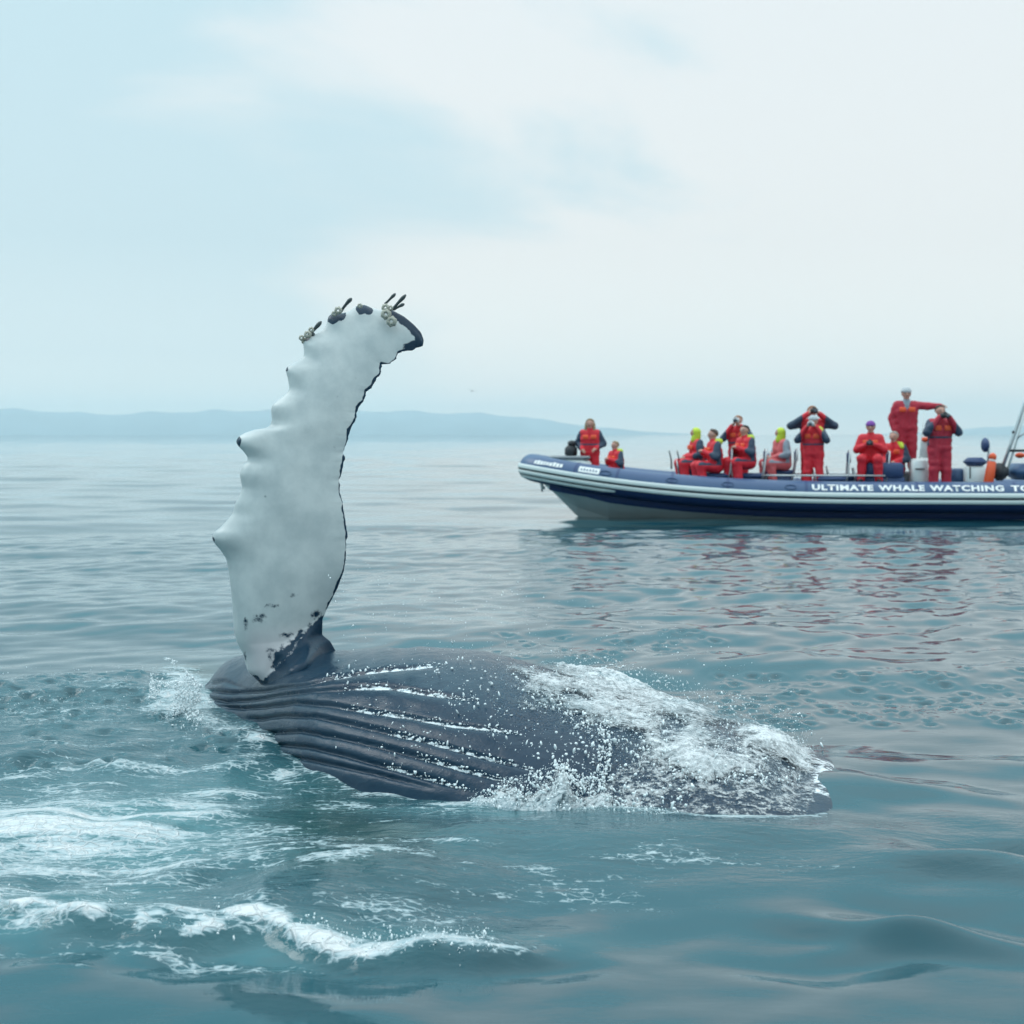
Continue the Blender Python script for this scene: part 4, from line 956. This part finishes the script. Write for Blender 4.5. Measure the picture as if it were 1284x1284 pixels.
    link('seam', MB().box((xm - .15, -.456, zt - .18), (.025, .02, .25), bev=.2).mesh('seam'), M_DARK, parent=hs)
    b0 = BL(1239, 590, -.2); b1 = BL(1240, 552, -.2)
    link('backrest_post', MB().tube([b0, b1], .03, 8).mesh('backrest_post'), M_STEEL, parent=hs)
    bm = BL(1236.5, 558, -.2); link('backrest_pad', MB().ell((bm[0] - .02, -.2, bm[2]), (.085, .24, .16)).mesh('backrest_pad'), M_CUSH, parent=hs)
    # raked frame with arms at the stern
    fr = link('stern_frame', MB().tube([BL(1255, 592, -.6), BL(1268, 555, -.6), BL(1284, 508, -.6), BL(1291, 486, -.6), BL(1310, 480, -.6)], .036, 10).mesh('stern_frame'), M_STEEL, parent=root)
    link('frame_leg', MB().tube([BL(1255, 592, .6), BL(1268, 556, .6), BL(1284, 510, .6), BL(1291, 488, .6), BL(1310, 481, .6)], .036, 10).mesh('frame_leg'), M_STEEL, parent=fr)
    link('frame_brace', MB().tube([BL(1260, 600, -.5), BL(1275, 552, -.5), BL(1288, 505, -.5)], .026, 8).mesh('frame_brace'), M_WHITE, parent=fr)
    link('frame_rung', MB().tube([BL(1264, 565, -.6), BL(1300, 565, -.55), BL(1330, 565, -.5)], .028, 8).mesh('frame_rung'), M_DARK, parent=fr)
    link('frame_rung', MB().tube([BL(1276, 549, -.55), BL(1292, 538, -.55)], .018, 8).mesh('frame_rung'), M_STEEL, parent=fr)
    a = BL(1271, 542, -.6); link('bolt', MB().ell(a, (.04, .04, .04), 8, 6).mesh('bolt'), M_DARK, parent=fr)
    a, b = BL(1246, 600, -.8), BL(1275, 604, -.8); link('stern_bag', MB().box((a[0] + .18, -.5, 1.0), (.36, .4, .38), bev=.35).mesh('stern_bag'), M_DARK, parent=root)
    a = BL(1275, 594, -.7); link('engine_cover', MB().box((a[0] + .35, -.1, 1.0), (.85, 1.0, .35), bev=.4).mesh('engine_cover'), M_NAVY, parent=root)
    # mooring rods near the bow seats
    for px in (840, 850):
        a, b = BL(px + 2, 588, .3), BL(px - 1, 565, .3); link('rod_holder', MB().tube([a, (a + b) / 2 + (.02, 0, 0), b], [.02, .016, .014], 8).mesh('rod_holder'), M_DARK, parent=root)
    # side rails
    for y in (-.86, .86):
        pts = [BL(px, 599, y) for px in (955, 985, 1015, 1060, 1110)]; pts = [np.array([q_[0], y, .92]) for q_ in pts]
        link('side_rail', MB().tube(pts, .02, 8).mesh('side_rail'), M_STEEL, parent=root)
    return root
BOAT = boat()
# loose gear on the boat
def gear():
    a, b = BL(1237, 606, -.75), BL(1245, 570, -.75)
    r_ = link('rescue_buoy', None, None, label='upright orange rescue buoy with a white band beside the helm seat', cat='rescue buoy', loc=BW([a[0], a[1], .5]))
    r_.rotation_euler = (0, 0, -PSI)
    tilt = (b[0] - a[0]); h_ = b[2] - .5
    link('float', MB().tube([(-.03, 0, .0), (0, 0, .06), (tilt * .5, 0, h_ * .5), (tilt * .83, 0, h_ * .82), (tilt * .86, 0, h_ * .85)], [.06, .10, .105, .09, .05], 14).mesh('float'), M_ORANGE, parent=r_)
    link('band', MB().tube([(tilt * .84, 0, h_ * .835), (tilt * .9, 0, h_ * .885)], [.07, .07], 14).mesh('band'), M_TEXT, parent=r_)
    link('cap', MB().ell((tilt * .95, 0, h_ * .94), (.085, .085, .09)).mesh('cap'), M_ORANGE, parent=r_)
    a = BL(1279, 571, -.4)
    l_ = link('orange_lamp', None, None, label='small orange lamp under the raked stern frame', cat='lamp', loc=BW(a)); l_.rotation_euler = (0, 0, -PSI)
    link('lens', MB().ell((0, 0, 0), (.11, .07, .06)).mesh('lens'), M_ORANGE, parent=l_); link('lamp_base', MB().box((.1, 0, 0), (.2, .06, .05)).mesh('lamp_base'), M_DARK, parent=l_)
    a = BL(716, 566, .1)
    g_ = link('dark_bag', MB().box((0, 0, 0), (.28, .3, .36), bev=.4).ell((.02, 0, .18), (.10, .12, .07)).mesh('dark_bag'), M_DARK, label='black bag strapped beside the long haired person at the bow', cat='bag', loc=BW(a))
    a = P(592, 490.5, 170)
    mg = simple('gull_feathers', (0.35, 0.38, 0.40), 0.8)
    mb = MB(); s_ = np.linspace(-1, 1, 13)
    top = np.array([[x * .55, .02 + .05 * abs(x), .12 * (1 - (1 - abs(x) * 1.6) ** 2) if abs(x) < .9 else .10] for x in s_]); rr = np.interp(np.abs(s_), [0, .2, .7, 1], [.05, .07, .05, .01])
    V = np.concatenate([top + np.stack([0 * rr, rr, 0 * rr], 1), top + np.stack([0 * rr, 0 * rr, rr * .18], 1), top - np.stack([0 * rr, rr, 0 * rr], 1), top - np.stack([0 * rr, 0 * rr, rr * .18], 1)]).reshape(4, 13, 3).transpose(1, 0, 2).reshape(-1, 3)
    mb.add(V, grid_quads(13, 4, True)); mb.tube([(0, -.2, .03), (0, -.1, .02), (0, .05, 0), (0, .2, 0), (0, .3, 0)], [.02, .05, .06, .04, .02], 8)
    g_ = link('seagull', mb.mesh('seagull'), mg, label='tiny grey seagull flying far off above the horizon', cat='bird', loc=a); g_.rotation_euler = (.1, .25, .4)
gear()

# ------------------------------------------------------------------ people
def surf_nets(fn, lo, hi, h):
    """closed smooth surface of a distance function on a grid"""
    ax = [np.arange(lo[c] - 2 * h, hi[c] + 3 * h, h) for c in range(3)]
    G = np.stack(np.meshgrid(*ax, indexing='ij'), -1); D = fn(G); S = D < 0
    n = np.array(S.shape); cell = np.zeros(n - 1, int)
    corners = [(i, j, k) for i in (0, 1) for j in (0, 1) for k in (0, 1)]
    sl = lambda A, c: A[c[0]:c[0] + n[0] - 1, c[1]:c[1] + n[1] - 1, c[2]:c[2] + n[2] - 1]
    for c in corners: cell += sl(S, c)
    act = (cell > 0) & (cell < 8); idx = -np.ones(n - 1, int); idx[act] = np.arange(act.sum())
    acc = np.zeros((act.sum(), 3)); cnt = np.zeros(act.sum())
    for a in corners:
        for b in corners:
            if sum(abs(p - q) for p, q in zip(a, b)) != 1 or a > b: continue
            da, db = sl(D, a)[act], sl(D, b)[act]; cr = (da < 0) != (db < 0)
            t = np.where(cr, da / (da - db + 1e-12), 0)
            pa, pb = sl(G, a)[act], sl(G, b)[act]
            acc[cr] += (pa + (pb - pa) * t[:, None])[cr]; cnt[cr] += 1
    V = acc / np.maximum(cnt, 1)[:, None]; Q = []
    for axis in range(3):
        o1, o2 = [(1, 2), (2, 0), (0, 1)][axis]
        s0 = [slice(1, -1)] * 3; s1 = [slice(1, -1)] * 3
        s0[axis] = slice(0, n[axis] - 1); s1[axis] = slice(1, n[axis])
        A, B = S[tuple(s0)], S[tuple(s1)]
        ii = np.argwhere(A != B); 
        if len(ii) == 0: continue
        flip = A[A != B]
        base = ii + 1; base[:, axis] -= 1
        def ci(d1, d2):
            q = base.copy(); q[:, o1] += d1; q[:, o2] += d2; return idx[q[:, 0], q[:, 1], q[:, 2]]
        f = np.stack([ci(-1, -1), ci(0, -1), ci(0, 0), ci(-1, 0)], 1)
        f[~flip] = f[~flip][:, ::-1]; Q.append(f)
    Q = np.concatenate(Q); Q = Q[(Q >= 0).all(1)]
    return V, Q
def caps_sdf(G, caps, k=.035):
    D = None
    for a, ra, b, rb in caps:
        a = np.asarray(a, float); ab = np.asarray(b, float) - a
        t = np.clip(((G - a) @ ab) / (ab @ ab + 1e-12), 0, 1)
        d = np.linalg.norm(G - a - t[..., None] * ab, axis=-1) - (ra + (rb - ra) * t)
        if D is None: D = d
        else:
            hh = np.clip(.5 + .5 * (d - D) / k, 0, 1); D = d * (1 - hh) + D * hh - k * hh * (1 - hh)
    return D

M_RED = simple('red_suit', (0.62, 0.012, 0.028), 0.6, 0.25, 7, 0.35, 11)
M_SLEEVE = simple('navy_suit', (0.022, 0.045, 0.085), 0.6, 0.25, 7, 0.35, 11)
M_RED2 = simple('dull_red_suit', (0.42, 0.016, 0.040), 0.65, 0.25, 7, 0.35, 11)
M_PALE = simple('pale_coral_suit', (0.62, 0.12, 0.13), 0.6, 0.2, 7, 0.35, 11)
M_PALEG = simple('pale_grey_sleeve', (0.26, 0.32, 0.38), 0.6, 0.2, 7, 0.35, 11)
M_ORG = simple('orange_collar', (0.80, 0.10, 0.03), 0.6, 0.2, 7)
M_SKIN = simple('skin', (0.50, 0.27, 0.21), 0.55, 0.1, 12)
M_GLOVE = simple('dark_glove', (0.03, 0.035, 0.045), 0.7, 0.2, 20)
M_BOOT = simple('boot_rubber', (0.02, 0.02, 0.025), 0.6, 0.2, 20)
M_YEL = simple('yellow_hood', (0.50, 0.64, 0.04), 0.6, 0.1, 9)
M_EYE = simple('eye_dark', (0.02, 0.015, 0.012), 0.3, 0.1, 9)
M_LIP = simple('lips', (0.38, 0.12, 0.11), 0.5, 0.1, 9)
M_CAM = simple('camera_black', (0.02, 0.022, 0.026), 0.45, 0.2, 30)
M_LENS = simple('lens_glass', (0.10, 0.12, 0.15), 0.1, 0.1, 9)
M_SILVER = simple('camera_silver', (0.55, 0.58, 0.60), 0.35, 0.1, 30)
def hair_mat(nm, c): return simple(nm, c, 0.6, 0.35, 40, 0.4, 90)
HAIR = {'fair': hair_mat('fair_hair', (0.30, 0.21, 0.12)), 'brown': hair_mat('brown_hair', (0.055, 0.032, 0.020)), 'black': hair_mat('black_hair', (0.014, 0.011, 0.010)), 'grey': hair_mat('grey_hair', (0.42, 0.42, 0.40)),
        'purple': simple('purple_knit', (0.22, 0.07, 0.34), 0.85, 0.2, 30, 0.4, 60), 'greycap': simple('grey_knit', (0.46, 0.50, 0.53), 0.85, 0.15, 30, 0.4, 60), 'ginger': hair_mat('ginger_hair', (0.34, 0.14, 0.06))}

def person(label, px, py, yoff, mode, yaw, arms, top='brown', hat=None, hood=None, hs=1.74, sleeve=M_SLEEVE, suit=M_RED, suit2=None, glove=None, turn=0.0, longhair=False, small=1.0, scarf=None, foot=None, chest=None):
    """top of the head at a picture point; facing -Y at yaw 0"""
    hp = BL(px, py, yoff); s = hs / 1.78 * small
    yaw = math.radians(yaw)
    root_z = (foot if foot is not None else .5)
    zt = hp[2]; H_ = (zt - root_z) if mode == 'stand' else None
    if mode == 'stand': s = H_ / 1.78
    pel = .95 if mode == 'stand' else .10
    w0 = BW([hp[0], yoff, 0]); base_z = root_z if mode == 'stand' else zt - .93 * s
    J = lambda x, y, z: np.array([x, y, z + pel - .95])
    lean = -.03 if mode == 'stand' else -.06
    C = []   # (a, ra, b, rb, material)
    sm = suit2 or suit
    C += [(J(-.085, 0, .95), .135, J(-.10, lean * .6, 1.26), .135, suit), (J(.085, 0, .95), .135, J(.10, lean * .6, 1.26), .135, suit),
          (J(-.11, lean * .7, 1.28), .125, J(-.13, lean, 1.40), .095, suit), (J(.11, lean * .7, 1.28), .125, J(.13, lean, 1.40), .095, suit),
          (J(-.17, lean + .01, 1.425), .075, J(.17, lean + .01, 1.425), .075, chest or suit), (J(0, lean, 1.40), .085, J(0, lean - .01, 1.50), .070, scarf or suit)]
    hd = np.array([math.sin(turn), -math.cos(turn), 0]); hx = np.array([hd[1] * -1, hd[0], 0])
    hc = J(0, lean - .015, 1.655)
    C += [(J(0, lean, 1.48), .055, J(0, lean - .01, 1.56), .052, M_SKIN), (hc + (0, 0, .018) - hd * .012, .092, hc + hd * .015 + (0, 0, .015), .090, M_SKIN), (hc + hd * .035 + (0, 0, -.05), .060, hc + hd * .05 + (0, 0, -.075), .042, M_SKIN),
          (hc + hd * .098 + (0, 0, .01), .012, hc + hd * .118 + (0, 0, -.022), .016, M_SKIN),
          (hc + hx * .090 + (0, 0, .012), .014, hc + hx * .092 + (0, 0, -.025), .010, M_SKIN), (hc - hx * .090 + (0, 0, .012), .014, hc - hx * .092 + (0, 0, -.025), .010, M_SKIN)]
    if mode == 'stand':
        for sg in (-1, 1):
            kn = J(sg * .125, -.035, .50); an = J(sg * .13, .01, .10)
            C += [(J(sg * .10, 0, .92), .125, kn, .090, sm), (kn, .090, an, .085, sm), (an + (0, 0, -.04), .06, an + (sg * .03, -.16, -.06), .042, M_BOOT)]
    else:
        for sg in (-1, 1):
            kn = J(sg * .17, -.42, .96); an = J(sg * .19, -.36, .52)
            C += [(J(sg * .10, -.02, .93), .125, kn, .095, sm), (kn, .095, an, .08, sm), (an + (0, 0, -.03), .055, an + (sg * .02, -.16, -.06), .042, M_BOOT)]
    hands = []
    for sg, (el_, wr) in zip((-1, 1), arms):
        sh = J(sg * .195, lean + .01, 1.415); el_ = J(*el_) ; wr = J(*wr)
        C += [(sh, .082, el_, .068, sleeve), (el_, .068, wr, .052, sleeve if sg * 1 < 9 else suit)]
        d = wr - el_; d /= np.linalg.norm(d)
        C += [(wr, .036, wr + d * .085, .032, glove or M_SKIN)]
        hands.append((wr, d, sg))
    C = [(a_, r0 * (1.13 if m_ not in (M_SKIN, M_BOOT, M_GLOVE) else 1), b_, r1 * (1.13 if m_ not in (M_SKIN, M_BOOT, M_GLOVE) else 1), m_) for a_, r0, b_, r1, m_ in C]
    lo = np.min([np.minimum(c[0] - c[1], c[2] - c[3]) for c in C], 0); hi = np.max([np.maximum(c[0] + c[1], c[2] + c[3]) for c in C], 0)
    body_caps = [c for c in C]
    cc = [c[:4] for c in C]
    folds = lambda G: .030 * (fbm(G[..., 0] * 9 + px, G[..., 1] * 9, G[..., 2] * 14, seed=px, octv=2) - .5) * (G[..., 2] < J(0, 0, 1.40)[2])
    V, Q = surf_nets(lambda G: caps_sdf(G, cc) + folds(G), lo, hi, .021)
    fc = V[Q].mean(1); DD = []
    for a, ra, b, rb, _ in C:
        ab = b - a; t = np.clip(((fc - a) @ ab) / (ab @ ab + 1e-12), 0, 1); DD.append(np.linalg.norm(fc - a - t[:, None] * ab, axis=1) - (ra + (rb - ra) * t))
    near = np.argmin(DD, 0); mats = []; 
    for c in C:
        if c[4] not in mats: mats.append(c[4])
    mats += [m for m in (M_EYE, M_LIP, M_SLEEVE, suit, M_SKIN, glove or M_SKIN) if m not in mats]
    mi = np.array([mats.index(C[k][4]) for k in near])
    # red front panel on the sleeves, navy on the sides of the trunk, dark belt
    loc = fc - np.array([0, 0, pel - .95])
    si = mats.index(sleeve); sui = mats.index(suit)
    if sleeve is not suit:
        mi[(mi == si) & (loc[:, 1] < lean + .0) & (np.abs(loc[:, 0]) < .24)] = sui
        mi[(mi == sui) & (np.abs(loc[:, 0]) > .235) & (loc[:, 2] > .98) & (loc[:, 2] < 1.40)] = mats.index(sleeve)
        mi[(mi == sui) & (loc[:, 2] > 1.13) & (loc[:, 2] < 1.165) & (mode == 'stand')] = mats.index(sleeve)
    mb = MB(); mb.add(V, Q); mis = [mi]
    def addp(fn, mat):
        n0 = sum(len(q) for q in mb.q) + sum(len(q) for q in mb.t); fn(); 
        sub.append(mat)
    # fingers, eyes and mouth join the body mesh
    parts = MB(); pm = []
    def part(make, mat):
        a = sum(len(q) for q in parts.q); make(); pm.append((sum(len(q) for q in parts.q) - a, mats.index(mat)))
    gm = glove or M_SKIN
    for wr, d, sg in hands:
        tip = wr + d * .085; side = np.cross(d, [0, 0, 1.0]); side /= np.linalg.norm(side) + 1e-9; crl = np.cross(side, d)
        for f in range(4):
            b0 = tip + side * (f - 1.5) * .019; ln = (.068, .078, .074, .058)[f]
            part(lambda: parts.tube([b0 - d * .02, b0 + d * ln * .45, b0 + d * ln * .75 + crl * -.02, b0 + d * ln * .8 + crl * -.042], [.0105, .010, .009, .007], 6, caps=False), gm)
        t0 = wr + d * .025 - side * sg * .03
        part(lambda: parts.tube([t0, t0 - side * sg * .025 + d * .025, t0 - side * sg * .03 + d * .06], [.013, .012, .008], 6, caps=False), gm)
    for sg in (-1, 1): part(lambda: parts.ell(hc + hd * .092 + hx * sg * .034 + np.array([0, 0, .018]), (.015, .012, .010), 8, 6), M_EYE)
    part(lambda: parts.ell(hc + hd * .096 + np.array([0, 0, -.058]), (.026, .012, .008), 8, 6), M_LIP)
    mb.add(np.concatenate(parts.v), np.concatenate(parts.q))
    me = mb.mesh('person'); 
    for m_ in mats: me.materials.append(m_)
    mi = np.concatenate([mi] + [np.full(c, m_) for c, m_ in pm]).astype(np.int32)
    if len(mi) == len(me.polygons): me.polygons.foreach_set('material_index', mi)
    o = link('person', me, None, label=label, cat='person', group='people in red flotation suits on the boat', loc=(w0[0], w0[1], base_z))
    o.scale = (s, s, s); o.rotation_euler = (0, 0, yaw)
    def child(name, fn, lo, hi, mat, h=.018):
        v_, q_ = surf_nets(fn, lo, hi, h); link(name, mesh_np(name, v_, q_), mat, parent=o)
    up = np.array([0, 0, 1.0])
    def skull(G, r, cut):
        return np.maximum(caps_sdf(G, [(hc + .022 * up - hd * .016, r, hc + hd * .012 + .022 * up, r)]), ((G - hc) @ hd) * .8 - ((G - hc) @ up) - cut)
    if top and not hood == 'up':
        fn = lambda G: skull(G, .108, -.045)
        if longhair:
            fn = lambda G: np.minimum(skull(G, .112, -.035), caps_sdf(G, [(hc + hx * .085 - hd * .02, .045, hc + hx * .11 - .20 * up + hd * .01, .04), (hc - hx * .085 - hd * .02, .045, hc - hx * .11 - .20 * up + hd * .01, .04), (hc - hd * .07, .07, hc - hd * .07 - .2 * up, .06)]))
        child('hair', fn, hc - .3, hc + .18, HAIR[top])
    if hat:
        child('hat', lambda G: np.maximum(caps_sdf(G, [(hc + .035 * up - hd * .015, .116, hc + .045 * up + hd * .012, .112)]), .045 - ((G - hc) @ up) + ((G - hc) @ hd) * -.1), hc - .18, hc + .2, HAIR[hat])
    if hood == 'up':
        child('hood', lambda G: np.maximum(caps_sdf(G, [(hc + .012 * up - hd * .012, .116, hc - .07 * up - hd * .02, .105), (hc - .10 * up, .10, hc - .15 * up, .11)]), -(caps_sdf(G, [(hc + hd * .07, .088, hc + hd * .2, .10)]))), hc - .34, hc + .2, M_YEL)
    if hood == 'down':
        child('hood', lambda G: caps_sdf(G, [(J(-.12, lean + .03, 1.50), .055, J(-.07, lean + .12, 1.50), .065), (J(-.07, lean + .12, 1.50), .065, J(.07, lean + .12, 1.50), .065), (J(.07, lean + .12, 1.50), .065, J(.12, lean + .03, 1.50), .055)]), J(-.25, -.1, 1.35), J(.25, .3, 1.62), M_YEL)
    if hood == 'side':
        child('hood', lambda G: caps_sdf(G, [(J(.06, lean + .08, 1.50), .06, J(.16, lean - .02, 1.475), .062), (J(.16, lean - .02, 1.475), .062, J(.20, lean - .06, 1.43), .05)]), J(-.1, -.25, 1.3), J(.35, .25, 1.62), M_YEL)
    # chest flap in brighter orange, either side of the zip
    if suit is M_RED or suit is M_RED2:
        for sg in (-1, 1):
            mbp = MB().box(J(sg * .10, lean - .150, 1.325), (.13, .03, .10), bev=.3); link('chest_flap', mbp.mesh('chest_flap'), M_ORG, parent=o)
    return o, np.array([w0[0], w0[1], base_z]), yaw, s, hc, J, hd

CAMHOLD = (((-.33, -.16, 1.24), (-.11, -.24, 1.52)), ((.33, -.16, 1.24), (.11, -.24, 1.52)))
WIDE = (((-.46, -.10, 1.36), (-.13, -.20, 1.60)), ((.46, -.10, 1.36), (.13, -.20, 1.60)))
LAP = (((-.30, -.06, 1.16), (-.10, -.30, 1.10)), ((.30, -.06, 1.16), (.10, -.30, 1.10)))
CHEST = (((-.30, -.10, 1.16), (-.07, -.30, 1.27)), ((.30, -.10, 1.16), (.07, -.30, 1.27)))
REACH = (((-.30, .02, 1.14), (-.26, -.06, .90)), ((.46, -.02, 1.40), (.70, -.06, 1.40)))
HIPS = (((-.33, .04, 1.16), (-.18, -.20, 1.02)), ((.33, .04, 1.16), (.16, -.22, 1.04)))
def held(kind, pinfo, dz=0.0, dist=.24, label='', silver=False):
    o, w0, yaw, s, hc, J, hd = pinfo
    c = hc + hd * dist + np.array([0, 0, dz]); cy, sy = math.cos(yaw), math.sin(yaw)
    wp = w0 + s * np.array([c[0] * cy - c[1] * sy, c[0] * sy + c[1] * cy, c[2]])
    r_ = link(kind, None, None, label=label, cat='camera', group='cameras held by the people', loc=wp); r_.rotation_euler = (0, 0, yaw)
    r_.scale = (s, s, s)
    b = link('camera_body', MB().box((0, 0, 0), (.15, .075, .10), bev=.2).box((0, 0, .06), (.06, .06, .035), bev=.3).mesh('camera_body'), M_SILVER if silver else M_CAM, parent=r_)
    l_ = link('lens', MB().tube([(0, -.03, 0), (0, -.05, 0), (0, -.12, 0), (0, -.135, 0)], [.034, .038, .038, .042], 14).mesh('lens'), M_CAM, parent=r_)
    link('front_glass', MB().ell((0, -.133, 0), (.034, .008, .034), 12, 6).mesh('front_glass'), M_LENS, parent=l_)

def crew():
    person('person with long fair hair in a red suit standing furthest forward in the bow', 740, 525, .15, 'stand', -8, HIPS, top='fair', longhair=True, foot=.55)
    person('fair haired child in a red suit with yellow hood down leaning on the bow tube', 774, 553, -.35, 'sit', -58, CHEST, top='fair', hood='down', hs=1.42)
    person('seated person with a yellow hood pulled up, beside the dark brown haired woman', 876, 536, .45, 'sit', -78, LAP, top=None, hood='up', turn=-.3)
    p4 = person('seated brown haired person facing left with a yellow hood lying on the back', 898, 538, -.55, 'sit', -78, CHEST, top='brown', hood='down', turn=-.1)
    p5 = person('balding person behind the seated pair raising a pale camera to the face', 926, 521, .5, 'stand', -20, CAMHOLD, top='ginger', foot=.52)
    p6 = person('seated dark haired person with folded hands and a yellow collar, facing left', 937, 533, -.55, 'sit', -62, CHEST, top='black', hood='down', turn=.3)
    person('seated person in a washed out coral suit with yellow hood up', 982, 536, .45, 'sit', -70, LAP, top=None, hood='up', suit=M_PALE, sleeve=M_PALEG, turn=-.6)
    p8 = person('ginger haired person with both elbows wide holding binoculars behind the white capped one', 1018, 509, .45, 'stand', 0, WIDE, top='ginger', foot=.55)
    p9 = person('person in a pale grey cap standing with a camera before the wide elbowed one', 1020, 522, -.45, 'stand', -22, CAMHOLD, top='grey', hat='greycap', hood='side', foot=.5)
    p10 = person('seated person wearing a purple knit hat holding a small camera', 1092, 529, -.35, 'sit', -16, CHEST, top='brown', hat='purple', suit=M_RED, sleeve=M_RED)
    person('seated grey haired person with a yellow hood on one shoulder behind the navy bench', 1122, 541, .22, 'sit', -30, LAP, top='grey', hood='side')
    person('tall person in a grey knit hat standing highest with one arm stretched out', 1136, 487, .55, 'stand', -4, REACH, hat='greycap', top='brown', scarf=M_PALEG, suit=M_RED2, sleeve=M_RED2, foot=.98)
    p13 = person('dark haired person standing by the helm with a black camera at chin height', 1178, 508, -.45, 'stand', 8, CAMHOLD, top='black', suit=M_RED2, suit2=M_RED2, foot=.5, glove=M_GLOVE)
    held('camera', p5, .01, .22, 'small pale camera held up by the balding person', True)
    held('camera', p8, .02, .20, 'black binocular style camera held by the wide elbowed person')
    held('camera', p9, -.05, .24, 'silver and black camera held by the person in the pale cap', True)
    held('camera', p10, -.34, .33, 'small dark camera held low by the purple hatted person')
    held('camera', p13, -.09, .24, 'black camera held at the chin of the dark haired person by the helm')
crew()
